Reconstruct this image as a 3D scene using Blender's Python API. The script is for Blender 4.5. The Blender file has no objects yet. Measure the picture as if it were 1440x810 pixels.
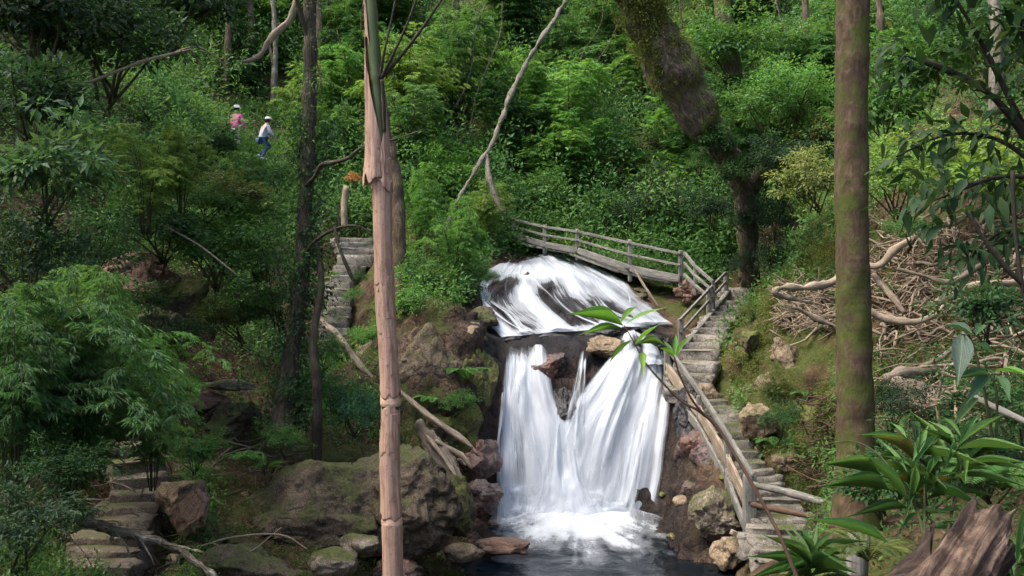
import bpy, math, random
import numpy as np
from mathutils import Vector, Matrix
from mathutils.bvhtree import BVHTree

random.seed(11)
rng = np.random.default_rng(11)
SC = bpy.context.scene
COL = SC.collection
CAMZ, FPX = 4.8, 1400.0
D2R = math.radians


def P(px, py, d):
    """point seen at photo pixel (px, py) at d metres in front of the eye"""
    return np.array([(px - 720) / FPX * d, d, CAMZ - (py - 405) / FPX * d])


def PL(pts):
    return np.array([P(*p) for p in pts])


# ------------------------------------------------------------------ noise
def _hash(ix, iy, iz, seed):
    h = (ix.astype(np.int64) * 374761393 + iy.astype(np.int64) * 668265263 + iz.astype(np.int64) * 2147483647 + seed * 974711) & 0xFFFFFFFF
    h = ((h ^ (h >> 13)) * 1274126177) & 0xFFFFFFFF
    h = ((h ^ (h >> 16)) * 2246822519) & 0xFFFFFFFF
    return ((h ^ (h >> 15)) & 0xFFFFFF) / float(0xFFFFFF)


def vnoise(p, seed=0):
    i = np.floor(p)
    f = p - i
    u = f * f * f * (f * (f * 6 - 15) + 10)
    i = i.astype(np.int64)
    r = 0
    for a in (0, 1):
        for b in (0, 1):
            for c in (0, 1):
                w = (u[:, 0] if a else 1 - u[:, 0]) * (u[:, 1] if b else 1 - u[:, 1]) * (u[:, 2] if c else 1 - u[:, 2])
                r = r + w * _hash(i[:, 0] + a, i[:, 1] + b, i[:, 2] + c, seed)
    return r * 2 - 1


def fbm(p, octs=4, seed=0, gain=.5):
    r, a, f = 0, 1.0, 1.0
    for o in range(octs):
        r = r + a * vnoise(p * f + 17.3 * o, seed + o)
        a *= gain
        f *= 2.03
    return r


def ridged(p, octs=4, seed=0):
    r, a, f = 0, 1.0, 1.0
    for o in range(octs):
        r = r + a * (1 - 2 * np.abs(vnoise(p * f + 9.7 * o, seed + o)))
        a *= .5
        f *= 2.1
    return r


def nrmz(v):
    return v / np.maximum(np.linalg.norm(v, axis=-1, keepdims=True), 1e-9)


# ------------------------------------------------------------------ objects
def tag(o, label, cat, group=None, kind=None):
    if label: o['label'] = label
    if cat: o['category'] = cat
    if group: o['group'] = group
    if kind: o['kind'] = kind
    return o


def thing(name, label, cat, loc, group=None):
    o = bpy.data.objects.new(name, None)
    o.empty_display_size = .1
    COL.objects.link(o)
    o.location = Vector([float(c) for c in loc])
    return tag(o, label, cat, group)


def mk(name, verts, faces, m, parent=None, smooth=True, attrs=None, uv=None, origin=None, color=None):
    """one mesh object; faces: (n,k) array or list of lists; world verts are made relative to the parent's place"""
    verts = np.asarray(verts, dtype=np.float64).reshape(-1, 3)
    off = np.zeros(3)
    if parent is not None:
        off = np.array(parent.location)
        if parent.parent is not None:
            off = off + np.array(parent.parent.location)
    elif origin is not None:
        off = np.asarray(origin, dtype=float)
    verts = verts - off
    me = bpy.data.meshes.new(name)
    if isinstance(faces, np.ndarray):
        n, k = faces.shape
        me.vertices.add(len(verts))
        me.vertices.foreach_set('co', verts.astype(np.float32).ravel())
        me.loops.add(n * k)
        me.loops.foreach_set('vertex_index', faces.astype(np.int32).ravel())
        me.polygons.add(n)
        me.polygons.foreach_set('loop_start', np.arange(0, n * k, k, dtype=np.int32))
        me.update(calc_edges=True)
    else:
        me.from_pydata([tuple(v) for v in verts], [], [tuple(int(i) for i in f) for f in faces])
    if smooth:
        me.polygons.foreach_set('use_smooth', np.ones(len(me.polygons), dtype=bool))
    for k_, a in (attrs or {}).items():
        at = me.attributes.new(k_, 'FLOAT', 'POINT')
        at.data.foreach_set('value', np.asarray(a, dtype=np.float32))
    if uv is not None:
        li = np.empty(len(me.loops), dtype=np.int32)
        me.loops.foreach_get('vertex_index', li)
        l = me.uv_layers.new(name='UVMap')
        l.data.foreach_set('uv', np.asarray(uv, dtype=np.float32)[li].ravel())
    me.validate()
    if m is not None: me.materials.append(m)
    o = bpy.data.objects.new(name, me)
    COL.objects.link(o)
    if parent is not None:
        o.parent = parent
    elif origin is not None:
        o.location = Vector([float(c) for c in off])
    if color is not None: o.color = (*color, 1)
    return o


def copy_tree(o, parent=None):
    c = o.copy()
    COL.objects.link(c)
    c.parent = parent
    for ch in [x for x in bpy.data.objects if x.parent == o]:
        copy_tree(ch, c)
    return c


class Geo:
    """gathers shapes for one mesh"""
    def __init__(s): s.v, s.f, s.uv, s.n = [], [], [], 0
    def add(s, v, f, uv=None):
        v = np.asarray(v, float)
        s.v.append(v)
        s.f += [[int(i) + s.n for i in q] for q in f]
        s.uv.append(np.asarray(uv, float) if uv is not None else np.zeros((len(v), 2)))
        s.n += len(v)
        return s
    def build(s, name, m, parent=None, smooth=True, **kw):
        return mk(name, np.concatenate(s.v), s.f, m, parent, smooth, uv=np.concatenate(s.uv), **kw)


def spline(pts, n):
    """Catmull-Rom through pts (k, d) -> (n, d)"""
    pts = np.asarray(pts, float)
    if len(pts) == 2:
        t = np.linspace(0, 1, n)[:, None]
        return pts[0] * (1 - t) + pts[1] * t
    e = np.vstack([2 * pts[0] - pts[1], pts, 2 * pts[-1] - pts[-2]])
    out = []
    T = np.linspace(0, len(pts) - 1 - 1e-6, n)
    for t in T:
        i = int(t); f = t - i
        a, b, c, d = e[i:i + 4]
        out.append(.5 * (2 * b + (c - a) * f + (2 * a - 5 * b + 4 * c - d) * f * f + (3 * b - a - 3 * c + d) * f ** 3))
    return np.array(out)


def tube(pts, rad, sides=10, n=None, amp=0.0, fr=3.0, seed=0, prof=None, cap=True, flat=1.0):
    """tapered tube along a smooth path; returns verts, faces, uv (metres round, metres along)"""
    pts = np.asarray(pts, float)
    rad = np.atleast_1d(np.asarray(rad, float))
    n = n or max(2, (len(pts) - 1) * 5 + 1)
    c = spline(pts, n)
    r = np.interp(np.linspace(0, 1, n), np.linspace(0, 1, len(rad)), rad)
    d = nrmz(np.gradient(c, axis=0))
    ref = np.array([0, 0, 1.0]) if abs(d[0][2]) < .9 else np.array([1.0, 0, 0])
    X = nrmz(np.cross(ref, d[0]))
    V, UV = [], []
    ln = np.concatenate([[0], np.cumsum(np.linalg.norm(np.diff(c, axis=0), axis=1))])
    th = np.linspace(0, 2 * math.pi, sides, endpoint=False)
    for i in range(n):
        X = nrmz(X - d[i] * np.dot(X, d[i]))
        Y = np.cross(d[i], X)
        rr = r[i] * np.ones(sides)
        if prof is not None: rr = rr * prof(th, i / (n - 1))
        ring = c[i] + (np.cos(th) * rr)[:, None] * X + (np.sin(th) * rr * flat)[:, None] * Y
        V.append(ring)
        UV.append(np.stack([np.abs(th - math.pi) * r[i], np.full(sides, ln[i])], 1))
    V = np.concatenate(V); UV = np.concatenate(UV)
    if amp:
        ctr = np.repeat(c, sides, axis=0)
        o = nrmz(V - ctr)
        V = V + o * (fbm(V * fr + seed * 7.1, 3, seed) * amp)[:, None]
    F = []
    for i in range(n - 1):
        for j in range(sides):
            k = (j + 1) % sides
            F.append([i * sides + j, i * sides + k, (i + 1) * sides + k, (i + 1) * sides + j])
    if cap:
        F.append(list(range(sides - 1, -1, -1)))
        F.append([(n - 1) * sides + j for j in range(sides)])
    return V, F, UV


def box(c, size, rot=None, jit=0, bev=.12, seed=0):
    """a block with worn edges: 3x3x3 lattice pulled in at edges and corners"""
    r = np.random.default_rng(seed + 1)
    g = np.array([-1, -1 + bev, 0, 1 - bev, 1])
    V, idx = [], {}
    F = []
    m = len(g)
    def vid(i, j, k):
        if (i, j, k) not in idx:
            p = np.array([g[i], g[j], g[k]])
            ext = sum(1 for q in (i, j, k) if q in (0, m - 1))
            if ext >= 2:
                s = 1 - bev * (.30 if ext == 2 else .42) 
                p = np.array([x * (s if q in (0, m - 1) else 1) for x, q in zip(p, (i, j, k))])
            idx[(i, j, k)] = len(V)
            V.append(p + r.normal(0, jit, 3))
        return idx[(i, j, k)]
    for ax in range(3):
        for sd in (0, m - 1):
            for a in range(m - 1):
                for b in range(m - 1):
                    q = []
                    for (da, db) in ((0, 0), (1, 0), (1, 1), (0, 1)):
                        t = [0, 0, 0]
                        t[ax] = sd; t[(ax + 1) % 3] = a + da; t[(ax + 2) % 3] = b + db
                        q.append(vid(*t))
                    F.append(q if sd else q[::-1])
    V = np.array(V) * np.asarray(size, float) / 2
    if rot is not None: V = V @ np.asarray(rot, float).T
    uv = V[:, :2] + V[:, 2:3]
    return V + np.asarray(c, float), F, uv


def frame(ax, up=(0, 0, 1)):
    """columns: x along ax, y sideways, z upward"""
    x = nrmz(np.asarray(ax, float))
    y = nrmz(np.cross(np.asarray(up, float), x))
    z = np.cross(x, y)
    return np.stack([x, y, z], 1)


def beam(a, b, w, h, jit=.01, seed=0, bev=.15):
    a = np.asarray(a, float); b = np.asarray(b, float)
    R = frame(b - a) if abs(nrmz(b - a)[2]) < .95 else frame(b - a, (0, 1, 0))
    V, F, uv = box((a + b) / 2, (np.linalg.norm(b - a), w, h), R, jit, bev, seed)
    loc = (V - (a + b) / 2) @ R
    return V, F, np.stack([loc[:, 1] + loc[:, 2], loc[:, 0]], 1)


# ------------------------------------------------------------------ materials
MATS = {}
def _nt(name):
    m = bpy.data.materials.new(name)
    m.use_nodes = True
    nt = m.node_tree
    nt.nodes.clear()
    out = nt.nodes.new('ShaderNodeOutputMaterial')
    return m, nt, out

def N(nt, typ, **kw):
    n = nt.nodes.new(typ)
    for k, v in kw.items():
        if k.startswith('i_'):
            key = k[2:].replace('_', ' ')
            n.inputs[key].default_value = v
        else:
            setattr(n, k, v)
    return n

def ramp(nt, src, stops, interp='LINEAR'):
    r = nt.nodes.new('ShaderNodeValToRGB')
    r.color_ramp.interpolation = interp
    e = r.color_ramp.elements
    while len(e) > 1: e.remove(e[-1])
    e[0].position, e[0].color = stops[0][0], (*stops[0][1], 1)
    for p, c in stops[1:]:
        k = e.new(p); k.color = (*c, 1)
    nt.links.new(src, r.inputs[0])
    return r.outputs[0]

def gray(v): return (v, v, v)

def noise_tex(nt, vec, scale, detail=6, rough=.6, dist=0.0, dims='3D'):
    n = N(nt, 'ShaderNodeTexNoise')
    n.inputs['Scale'].default_value = scale
    n.inputs['Detail'].default_value = detail
    n.inputs['Roughness'].default_value = rough
    n.inputs['Distortion'].default_value = dist
    if vec is not None: nt.links.new(vec, n.inputs['Vector'])
    return n.outputs[0]

def mixc(nt, fac, a, b, mode='MIX'):
    m = N(nt, 'ShaderNodeMix', data_type='RGBA', blend_type=mode)
    for s, v in ((m.inputs[0], fac), (m.inputs[6], a), (m.inputs[7], b)):
        if isinstance(v, (int, float)): s.default_value = v
        elif isinstance(v, tuple): s.default_value = (*v, 1)
        else: nt.links.new(v, s)
    return m.outputs[2]

def mth(nt, op, a, b=None, c=None, clamp=False):
    m = N(nt, 'ShaderNodeMath', operation=op, use_clamp=clamp)
    for i, v in enumerate((a, b, c)):
        if v is None: continue
        if isinstance(v, (int, float)): m.inputs[i].default_value = v
        else: nt.links.new(v, m.inputs[i])
    return m.outputs[0]

def mapping(nt, vec, scale):
    m = N(nt, 'ShaderNodeMapping')
    m.inputs['Scale'].default_value = scale
    nt.links.new(vec, m.inputs['Vector'])
    return m.outputs[0]

def principled(nt, out, col, rough, bump=None, bstr=.5, bdist=.02, spec=.4, extra=None):
    p = N(nt, 'ShaderNodeBsdfPrincipled')
    for s, v in ((p.inputs['Base Color'], col), (p.inputs['Roughness'], rough)):
        if isinstance(v, (int, float)): s.default_value = v
        elif isinstance(v, tuple): s.default_value = (*v, 1)
        else: nt.links.new(v, s)
    p.inputs['Specular IOR Level'].default_value = spec
    if bump is not None:
        b = N(nt, 'ShaderNodeBump')
        b.inputs['Strength'].default_value = bstr
        b.inputs['Distance'].default_value = bdist
        nt.links.new(bump, b.inputs['Height'])
        nt.links.new(b.outputs[0], p.inputs['Normal'])
    if out is not None: nt.links.new(p.outputs[0], out.inputs[0])
    return p

def m_leaf(name, transl=.38, rough=.55, var=.9, base=.55, spec=.16):
    m, nt, out = _nt(name)
    oi = N(nt, 'ShaderNodeObjectInfo')
    at = N(nt, 'ShaderNodeAttribute', attribute_name='rnd')
    r = at.outputs['Fac']
    hue = mth(nt, 'MULTIPLY_ADD', r, -.075, .535)
    val = mth(nt, 'MULTIPLY_ADD', r, var, base)
    h = N(nt, 'ShaderNodeHueSaturation')
    nt.links.new(oi.outputs['Color'], h.inputs['Color'])
    nt.links.new(hue, h.inputs['Hue'])
    nt.links.new(val, h.inputs['Value'])
    h.inputs['Saturation'].default_value = .93
    c = h.outputs[0]
    # a few withered leaves among the green
    dead = mth(nt, 'GREATER_THAN', r, .962)
    c = mixc(nt, dead, c, (.16, .11, .04))
    p = principled(nt, None, c, rough, spec=spec)
    t = N(nt, 'ShaderNodeBsdfTranslucent')
    nt.links.new(mixc(nt, 1.0, c, (1.35, 1.35, .8), 'MULTIPLY'), t.inputs[0])
    mx = N(nt, 'ShaderNodeMixShader')
    mx.inputs[0].default_value = transl
    nt.links.new(p.outputs[0], mx.inputs[1]); nt.links.new(t.outputs[0], mx.inputs[2])
    nt.links.new(mx.outputs[0], out.inputs[0])
    return m

def m_bark(name, dark, mid, light, moss=0.0, mosscol=(.06, .075, .012), su=14, sv=3.0, bstr=.9, bd=.03, rough=.85, cracks=True):
    m, nt, out = _nt(name)
    tc = N(nt, 'ShaderNodeTexCoord')
    uv = mapping(nt, tc.outputs['UV'], (su, sv, 1))
    a = noise_tex(nt, uv, 1.0, 8, .65, .4)
    c = ramp(nt, a, [(.3, dark), (.5, mid), (.72, light)])
    b = noise_tex(nt, tc.outputs['Object'], 2.6, 7, .7)
    c = mixc(nt, ramp(nt, b, [(.38, gray(0)), (.62, gray(.75))]), c, tuple(x * .5 for x in mid))
    h = a
    if cracks:
        v = N(nt, 'ShaderNodeTexVoronoi', feature='DISTANCE_TO_EDGE')
        nt.links.new(mapping(nt, tc.outputs['UV'], (su * 1.6, sv * 1.2, 1)), v.inputs['Vector'])
        v.inputs['Scale'].default_value = 1.0
        cr = ramp(nt, v.outputs[0], [(.0, gray(0)), (.12, gray(1))])
        h = mth(nt, 'ADD', mth(nt, 'MULTIPLY', cr, .35), a)
    if moss > 0:
        mo = noise_tex(nt, tc.outputs['Object'], 3.5, 8, .7)
        f = ramp(nt, mo, [(.62 - .3 * moss, gray(0)), (.74 - .3 * moss, gray(1))])
        mc = mixc(nt, noise_tex(nt, tc.outputs['Object'], 30, 3), tuple(x * .5 for x in mosscol), tuple(x * 1.6 for x in mosscol))
        c = mixc(nt, f, c, mc)
    principled(nt, out, c, rough, h, bstr, bd, .25)
    return m

def m_rock(name, dark, mid, light, moss=.3, mosscol=(.07, .08, .015), wet=0.0, scale=1.0, rust=None):
    m, nt, out = _nt(name)
    tc = N(nt, 'ShaderNodeTexCoord')
    geo = N(nt, 'ShaderNodeNewGeometry')
    vec = geo.outputs['Position']
    a = noise_tex(nt, vec, 1.7 * scale, 9, .68, .6)
    c = ramp(nt, a, [(.28, dark), (.5, mid), (.7, light)])
    f = noise_tex(nt, vec, 14 * scale, 6, .7)
    c = mixc(nt, ramp(nt, f, [(.35, gray(.7)), (.6, gray(0))]), c, tuple(x * .45 for x in mid))
    f2 = noise_tex(nt, vec, 52 * scale, 4, .75)
    c = mixc(nt, ramp(nt, f2, [(.50, gray(0)), (.66, gray(.55))]), c, tuple(min(1, x * 1.5) for x in light))
    c = mixc(nt, ramp(nt, f2, [(.34, gray(.6)), (.46, gray(0))]), c, tuple(x * .6 for x in dark))
    if rust:
        rn = noise_tex(nt, vec, 1.3 * scale, 5, .6)
        c = mixc(nt, ramp(nt, rn, [(.5, gray(0)), (.62, gray(.8))]), c, rust)
    v = N(nt, 'ShaderNodeTexVoronoi', feature='DISTANCE_TO_EDGE')
    v.inputs['Scale'].default_value = 1.6 * scale
    nv = N(nt, 'ShaderNodeVectorMath', operation='ADD')
    nn = N(nt, 'ShaderNodeTexNoise'); nn.inputs['Scale'].default_value = 2.0
    nt.links.new(vec, nn.inputs['Vector']); nt.links.new(vec, nv.inputs[0]); nt.links.new(nn.outputs[1], nv.inputs[1])
    nt.links.new(nv.outputs[0], v.inputs['Vector'])
    cr = ramp(nt, v.outputs[0], [(0, gray(0)), (.045, gray(1))])
    c = mixc(nt, mth(nt, 'MULTIPLY', mth(nt, 'SUBTRACT', 1.0, cr), .75), c, tuple(x * .35 for x in dark))
    h = mth(nt, 'ADD', mth(nt, 'ADD', mth(nt, 'MULTIPLY', f, .5), mth(nt, 'MULTIPLY', f2, .22)), mth(nt, 'ADD', a, mth(nt, 'MULTIPLY', cr, .12)))
    rough = .75
    if moss > 0:
        sx = N(nt, 'ShaderNodeSeparateXYZ')
        nt.links.new(geo.outputs['Normal'], sx.inputs[0])
        mo = noise_tex(nt, vec, 1.5, 8, .72)
        s = mth(nt, 'ADD', mth(nt, 'MULTIPLY', sx.outputs[2], .22), mo)
        fm = ramp(nt, s, [(.78 - .42 * moss, gray(0)), (.90 - .42 * moss, gray(1))])
        mn = noise_tex(nt, vec, 22, 5, .7)
        mc = ramp(nt, mn, [(.3, tuple(x * .35 for x in mosscol)), (.5, mosscol), (.72, tuple(x * 1.9 for x in mosscol))])
        c = mixc(nt, fm, c, mc)
        h = mth(nt, 'ADD', h, mth(nt, 'MULTIPLY', mth(nt, 'MULTIPLY', fm, mn), .7))
    if wet > 0: rough = .75 - .5 * wet
    principled(nt, out, c, rough, h, .8, .07, .4 if not wet else .55)
    return m

def m_plain(name, col, rough=.7, nscale=20, namp=.4, bstr=.3, bd=.01, transl=0):
    m, nt, out = _nt(name)
    tc = N(nt, 'ShaderNodeTexCoord')
    a = noise_tex(nt, tc.outputs['Object'], nscale, 5, .6)
    c = ramp(nt, a, [(.3, tuple(x * (1 - namp) for x in col)), (.7, tuple(min(1, x * (1 + namp * .7)) for x in col))])
    principled(nt, out, c, rough, a, bstr, bd, .3)
    return m

def m_wood(name, dark, mid, light, moss=.0):
    return m_bark(name, dark, mid, light, moss=moss, su=40, sv=2.5, bstr=.6, bd=.015, cracks=False)
# ------------------------------------------------------------------ materials of the place
ROCK_MOSSY = m_rock('mossy_rock', (.022, .018, .012), (.085, .064, .038), (.19, .145, .09), moss=.80, mosscol=(.085, .092, .016))
ROCK_DARK = m_rock('dark_mossy_rock', (.02, .015, .010), (.062, .045, .028), (.14, .105, .066), moss=.55, mosscol=(.058, .062, .013))
ROCK_TAN = m_rock('tan_rock', (.07, .048, .028), (.22, .155, .09), (.40, .31, .20), moss=.16)
ROCK_WET = m_rock('wet_rock', (.014, .010, .010), (.075, .046, .038), (.19, .125, .10), moss=.06, wet=1.0, rust=(.13, .05, .028))
ROCK_BLACK = m_rock('wet_black_rock', (.006, .006, .007), (.022, .020, .020), (.07, .06, .055), moss=.10, wet=1.0)
ROCK_PALE = m_rock('pale_rock', (.07, .054, .038), (.20, .155, .11), (.40, .34, .26), moss=.42)
ROCK_BLUE = m_rock('blue_grey_rock', (.04, .05, .06), (.13, .16, .19), (.34, .38, .42), moss=.0)
ROCK_RED = m_rock('reddish_rock', (.05, .028, .018), (.15, .085, .055), (.30, .19, .13), moss=.12)
ROCK_CLIFF = m_rock('tan_cliff_rock', (.045, .030, .018), (.16, .112, .066), (.32, .245, .155), moss=.38, mosscol=(.06, .068, .016))
ROCK_SLAB = m_rock('brown_slab_rock', (.028, .019, .012), (.085, .060, .036), (.21, .155, .10), moss=.48, mosscol=(.058, .062, .015))
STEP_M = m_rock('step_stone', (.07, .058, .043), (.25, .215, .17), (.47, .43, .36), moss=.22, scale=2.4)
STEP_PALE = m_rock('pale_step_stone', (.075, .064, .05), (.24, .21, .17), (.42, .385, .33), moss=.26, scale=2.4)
STEP_DARK = m_rock('dark_step_stone', (.035, .028, .020), (.13, .098, .07), (.30, .245, .19), moss=.22, scale=2.6)  # darker stone colour for the steps below the bamboo
WOOD_GREY = m_wood('weathered_grey_wood', (.05, .047, .04), (.19, .18, .155), (.38, .36, .32), moss=.15)
WOOD_PALE = m_wood('bleached_wood', (.09, .066, .045), (.29, .225, .155), (.52, .43, .32))
BARK_LOG = m_bark('lichened_log_bark', (.02, .016, .012), (.085, .07, .052), (.42, .38, .31), moss=.12, su=16, sv=7, bstr=1.0, bd=.02)
WOOD_BROWN = m_wood('brown_pole_wood', (.03, .018, .012), (.11, .065, .042), (.22, .15, .10))
WOOD_ROOT = m_wood('dead_root_wood', (.045, .034, .024), (.18, .14, .10), (.37, .31, .24))
WOOD_ROT = m_wood('rotten_log_wood', (.012, .008, .006), (.06, .036, .022), (.17, .11, .07))
WOOD_CORE = m_wood('torn_log_wood', (.07, .04, .025), (.24, .16, .105), (.46, .36, .26))

# ------------------------------------------------------------------ terrain heights
ctl = []
def row(y, *xz):
    for x, z in xz: ctl.append((x, y, z))
row(-5, (-14, 9), (-7, 5), (0, 3.3), (6, 5), (14, 11))
row(2, (-12, 8), (-8, 5), (-4, 3.4), (0, 3.2), (2, 3.2), (3.2, 3.7), (6, 5.6), (12, 11))
row(6, (-12, 7.2), (-9, 4.6), (-6, 3.0), (-3, 2.4), (0, 2.3), (1.8, 2.6), (4, 3.5), (6, 4.8), (10, 8.5))
row(7, (2.4, 3.05))
row(10, (-14, 9.5), (-9, 4.6), (-5.4, 2.4), (-4, 1.5), (-2, 1.2), (0, 1.0), (2, 1.3), (3.1, 2.2), (4.1, 3.5), (5.1, 4.5), (8, 7.6), (12, 12))
row(13, (-14, 10.5), (-10, 6.4), (-6.9, 3.6), (-5.5, 1.0), (-4.4, .9), (-2, .4), (0, -.2), (2.4, -.1), (3.3, .55), (4.0, 1.5), (4.55, 3.9), (5.0, 4.75), (5.6, 5.35), (6.7, 6.3), (10, 9.8))
row(14.5, (4.5, 1.7), (5.1, 4.4), (5.6, 5.2), (6.4, 6.0))
row(11.5, (3.4, 2.0), (4.2, 3.9), (4.8, 4.6), (5.6, 5.1))
row(15.1, (4.4, .5), (3.4, .1))
row(16, (-15, 12), (-11, 8), (-8.2, 5.2), (-6.6, 2.9), (-5.8, 1.95), (-4.8, 1.7), (-3.7, 1.4), (-2.3, .6), (-.6, -.6), (1.5, -.9), (3.25, -.5), (3.75, .15), (4.2, .6), (5.0, 2.3), (5.6, 4.4), (7, 6.4), (10, 10.2))
row(17.7, (5.05, 2.0), (5.35, 4.0), (4.6, 1.1), (3.65, .15), (-.4, -.5), (1.5, -.9), (3.05, -.5))
row(18.5, (4.16, 1.6), (3.4, .7))
row(19, (-16, 14), (-12, 9.4), (-9.8, 7.0), (-7.7, 5.0), (-5.7, 2.85), (-4.3, 2.2), (-3, 1.5), (-1.6, .9), (-.54, .0), (.5, -.6), (2, -.6), (3.05, -.1), (3.6, 1.15), (4.1, 1.85), (4.55, 2.5), (4.9, 3.9), (5.35, 5.1), (5.9, 5.8), (7.4, 7.5), (11, 11.5))
row(20.4, (-.3, -.1), (1.4, -.2), (2.9, -.1))
row(20.6, (-1.2, 1.6), (-2.06, 2.0), (-3.2, 2.2), (3.5, 1.3), (4.1, 2.45), (-5.5, 3.2))
row(21.5, (-.3, 1.75), (.6, 1.85), (1.6, 1.9), (2.9, 1.8), (-.95, 2.6), (-1.85, 3.2), (-3.1, 2.9), (3.6, 2.3), (4.15, 2.75), (5.4, 3.9))
row(22.6, (-.3, 3.25), (.6, 3.3), (1.6, 3.3), (2.9, 3.25), (-.97, 3.9), (-1.94, 4.1), (-3.9, 3.3), (3.6, 3.2), (4.3, 3.15), (5.2, 4.3), (6.1, 6.2), (-8, 6.0), (-12, 10.5), (-17, 16))
row(23.9, (-.3, 3.65), (1.6, 3.65), (3.8, 3.65), (-1.37, 4.3), (-2.74, 4.0), (-4.3, 3.5), (4.6, 3.65), (5.0, 3.85), (5.9, 5.2))
row(25, (-1.05, 4.2), (-.3, 4.55), (.6, 4.72), (2.2, 4.55), (3.4, 3.95), (4.3, 3.75))
row(26, (-.9, 4.8), (.75, 5.14), (2.2, 4.92), (3.34, 4.28), (4.3, 4.05), (5.5, 4.25), (6.6, 5.4), (-2.2, 5.3), (-4.3, 4.9), (-6.5, 5.6), (-10, 9.6), (-16, 16), (10, 10.5), (15, 16))
row(28, (-.9, 5.2), (-.3, 5.3), (.8, 5.34), (1.6, 5.25), (2.3, 5.05), (3.3, 4.8), (4.8, 4.6), (6.3, 4.7), (7.8, 6.8), (-2, 6.2), (-4.4, 5.8), (-6.4, 6.3), (-9, 9.4))
row(31, (-.4, 6.1), (2.9, 6.0), (5.3, 5.7), (7.3, 6.6), (10.6, 10.5), (-8, 8.5), (-6.6, 8.0), (-4.9, 7.6), (-2.7, 7.8), (-11.5, 10.5))
row(32, (-8.2, 8.85), (-9.2, 9.1))
row(36, (-18, 18), (-10.8, 12), (-5.7, 10.6), (-.5, 9.4), (3.3, 9.3), (7.2, 9.6), (12.3, 14), (18, 20))
row(45, (-25, 27), (-12, 19), (0, 16), (8, 16.5), (15, 20), (25, 28))
row(60, (-30, 37), (-10, 29), (5, 27), (20, 31), (32, 40))
ctl = np.array(ctl, float)


def _rbf_fit(c):
    n = len(c)
    d = np.linalg.norm(c[:, None, :2] - c[None, :, :2], axis=2)
    K = np.where(d > 0, d * d * np.log(d + 1e-12), 0) + np.eye(n) * .02
    Pm = np.hstack([np.ones((n, 1)), c[:, :2]])
    A = np.vstack([np.hstack([K, Pm]), np.hstack([Pm.T, np.zeros((3, 3))])])
    return np.linalg.solve(A, np.concatenate([c[:, 2], np.zeros(3)]))

_W = _rbf_fit(ctl)
def height(x, y):
    x = np.asarray(x, float).ravel(); y = np.asarray(y, float).ravel()
    out = np.empty(len(x))
    for s in range(0, len(x), 20000):
        a, b = x[s:s + 20000], y[s:s + 20000]
        d = np.sqrt((a[:, None] - ctl[None, :, 0]) ** 2 + (b[:, None] - ctl[None, :, 1]) ** 2)
        out[s:s + 20000] = np.where(d > 0, d * d * np.log(d + 1e-12), 0) @ _W[:-3] + _W[-3] + _W[-2] * a + _W[-1] * b
    return out

xs = np.concatenate([np.arange(-34, -11, .5), np.arange(-11, -4, .18), np.arange(-4, 7, .085), np.arange(7, 11, .18), np.arange(11, 34.1, .5)])
ys = np.concatenate([np.arange(-5, 8, .4), np.arange(8, 13, .18), np.arange(13, 29, .085), np.arange(29, 32, .2), np.arange(32, 62.1, .5)])
GX, GY = np.meshgrid(xs, ys)
GZ = height(GX, GY).reshape(GX.shape)
# the stairs: photo points (px, py, d) along the middle of the treads, and their widths
STAIR_PATHS = {
    'upper': ([(982, 492, 23.0), (1003, 455, 24.6), (1020, 428, 26.2), (1036, 404, 28.0)], [.95, .85, .85]),
    'landing': ([(968, 545, 21.35), (972, 526, 21.9), (978, 509, 22.4)], [1.1, 1.15, 1.05]),
    'lower': ([(1122, 790, 15.3), (1110, 745, 16.2), (1094, 706, 17.2), (1072, 678, 17.75), (1052, 650, 18.2), (1030, 612, 19.1), (1014, 580, 20.0), (994, 553, 21.0)], [1.5, 1.3, .9, .75, .68, .72, .8, .8]),
    'dim': ([(128, 792, 13.0), (152, 757, 13.6), (178, 722, 14.2), (190, 692, 14.8), (186, 655, 15.4), (170, 620, 16.0), (150, 600, 16.6)], [1.25, 1.1, .9, .8, .75, .8, .8]),
    'sunlit': ([(468, 478, 23.8), (474, 440, 24.9), (476, 408, 25.8), (482, 385, 26.6), (502, 352, 27.7), (496, 335, 28.6)], [.72, .78, .70, .66, 1.1, 1.1]),
}
ondirt = np.zeros(GX.size)
gz = GZ.ravel()
for pth, wd in STAIR_PATHS.values():
    c = spline(PL(pth), 60)
    w_ = np.interp(np.linspace(0, 1, 60), np.linspace(0, 1, len(wd)), wd)
    e0 = c[0] - (c[1] - c[0]) * 14      # open ground before the lowest step, so that the flight is seen
    c = np.vstack([e0 + (c[0] - e0) * np.linspace(0, 1, 8)[:, None], c]); w_ = np.concatenate([np.full(8, w_[0]), w_])
    best = np.full(GX.size, 1e9)
    for k in range(len(c)):
        d_ = np.hypot(GX.ravel() - c[k, 0], GY.ravel() - c[k, 1])
        lim = c[k, 2] - .24 + np.maximum(0, d_ - w_[k] / 2 - .12) * 1.3
        best = np.minimum(best, lim)
        ondirt = np.maximum(ondirt, np.clip(1.6 - d_ / (w_[k] * .6), 0, 1))
    gz = np.minimum(gz, best)
GZ = gz.reshape(GX.shape)
SV = np.stack([GX.ravel(), GY.ravel(), GZ.ravel()], 1)
ny, nx = GX.shape
ii = (np.arange(ny - 1)[:, None] * nx + np.arange(nx - 1)[None, :]).ravel()
SF = np.stack([ii, ii + 1, ii + nx + 1, ii + nx], 1)
SMOOTH = BVHTree.FromPolygons([tuple(v) for v in SV], [tuple(int(i) for i in f) for f in SF])


def vert_normals(V):
    g = V.reshape(ny, nx, 3)
    du = np.gradient(g, axis=1); dv = np.gradient(g, axis=0)
    return nrmz(np.cross(du, dv)).reshape(-1, 3)

VN = vert_normals(SV)
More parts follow.
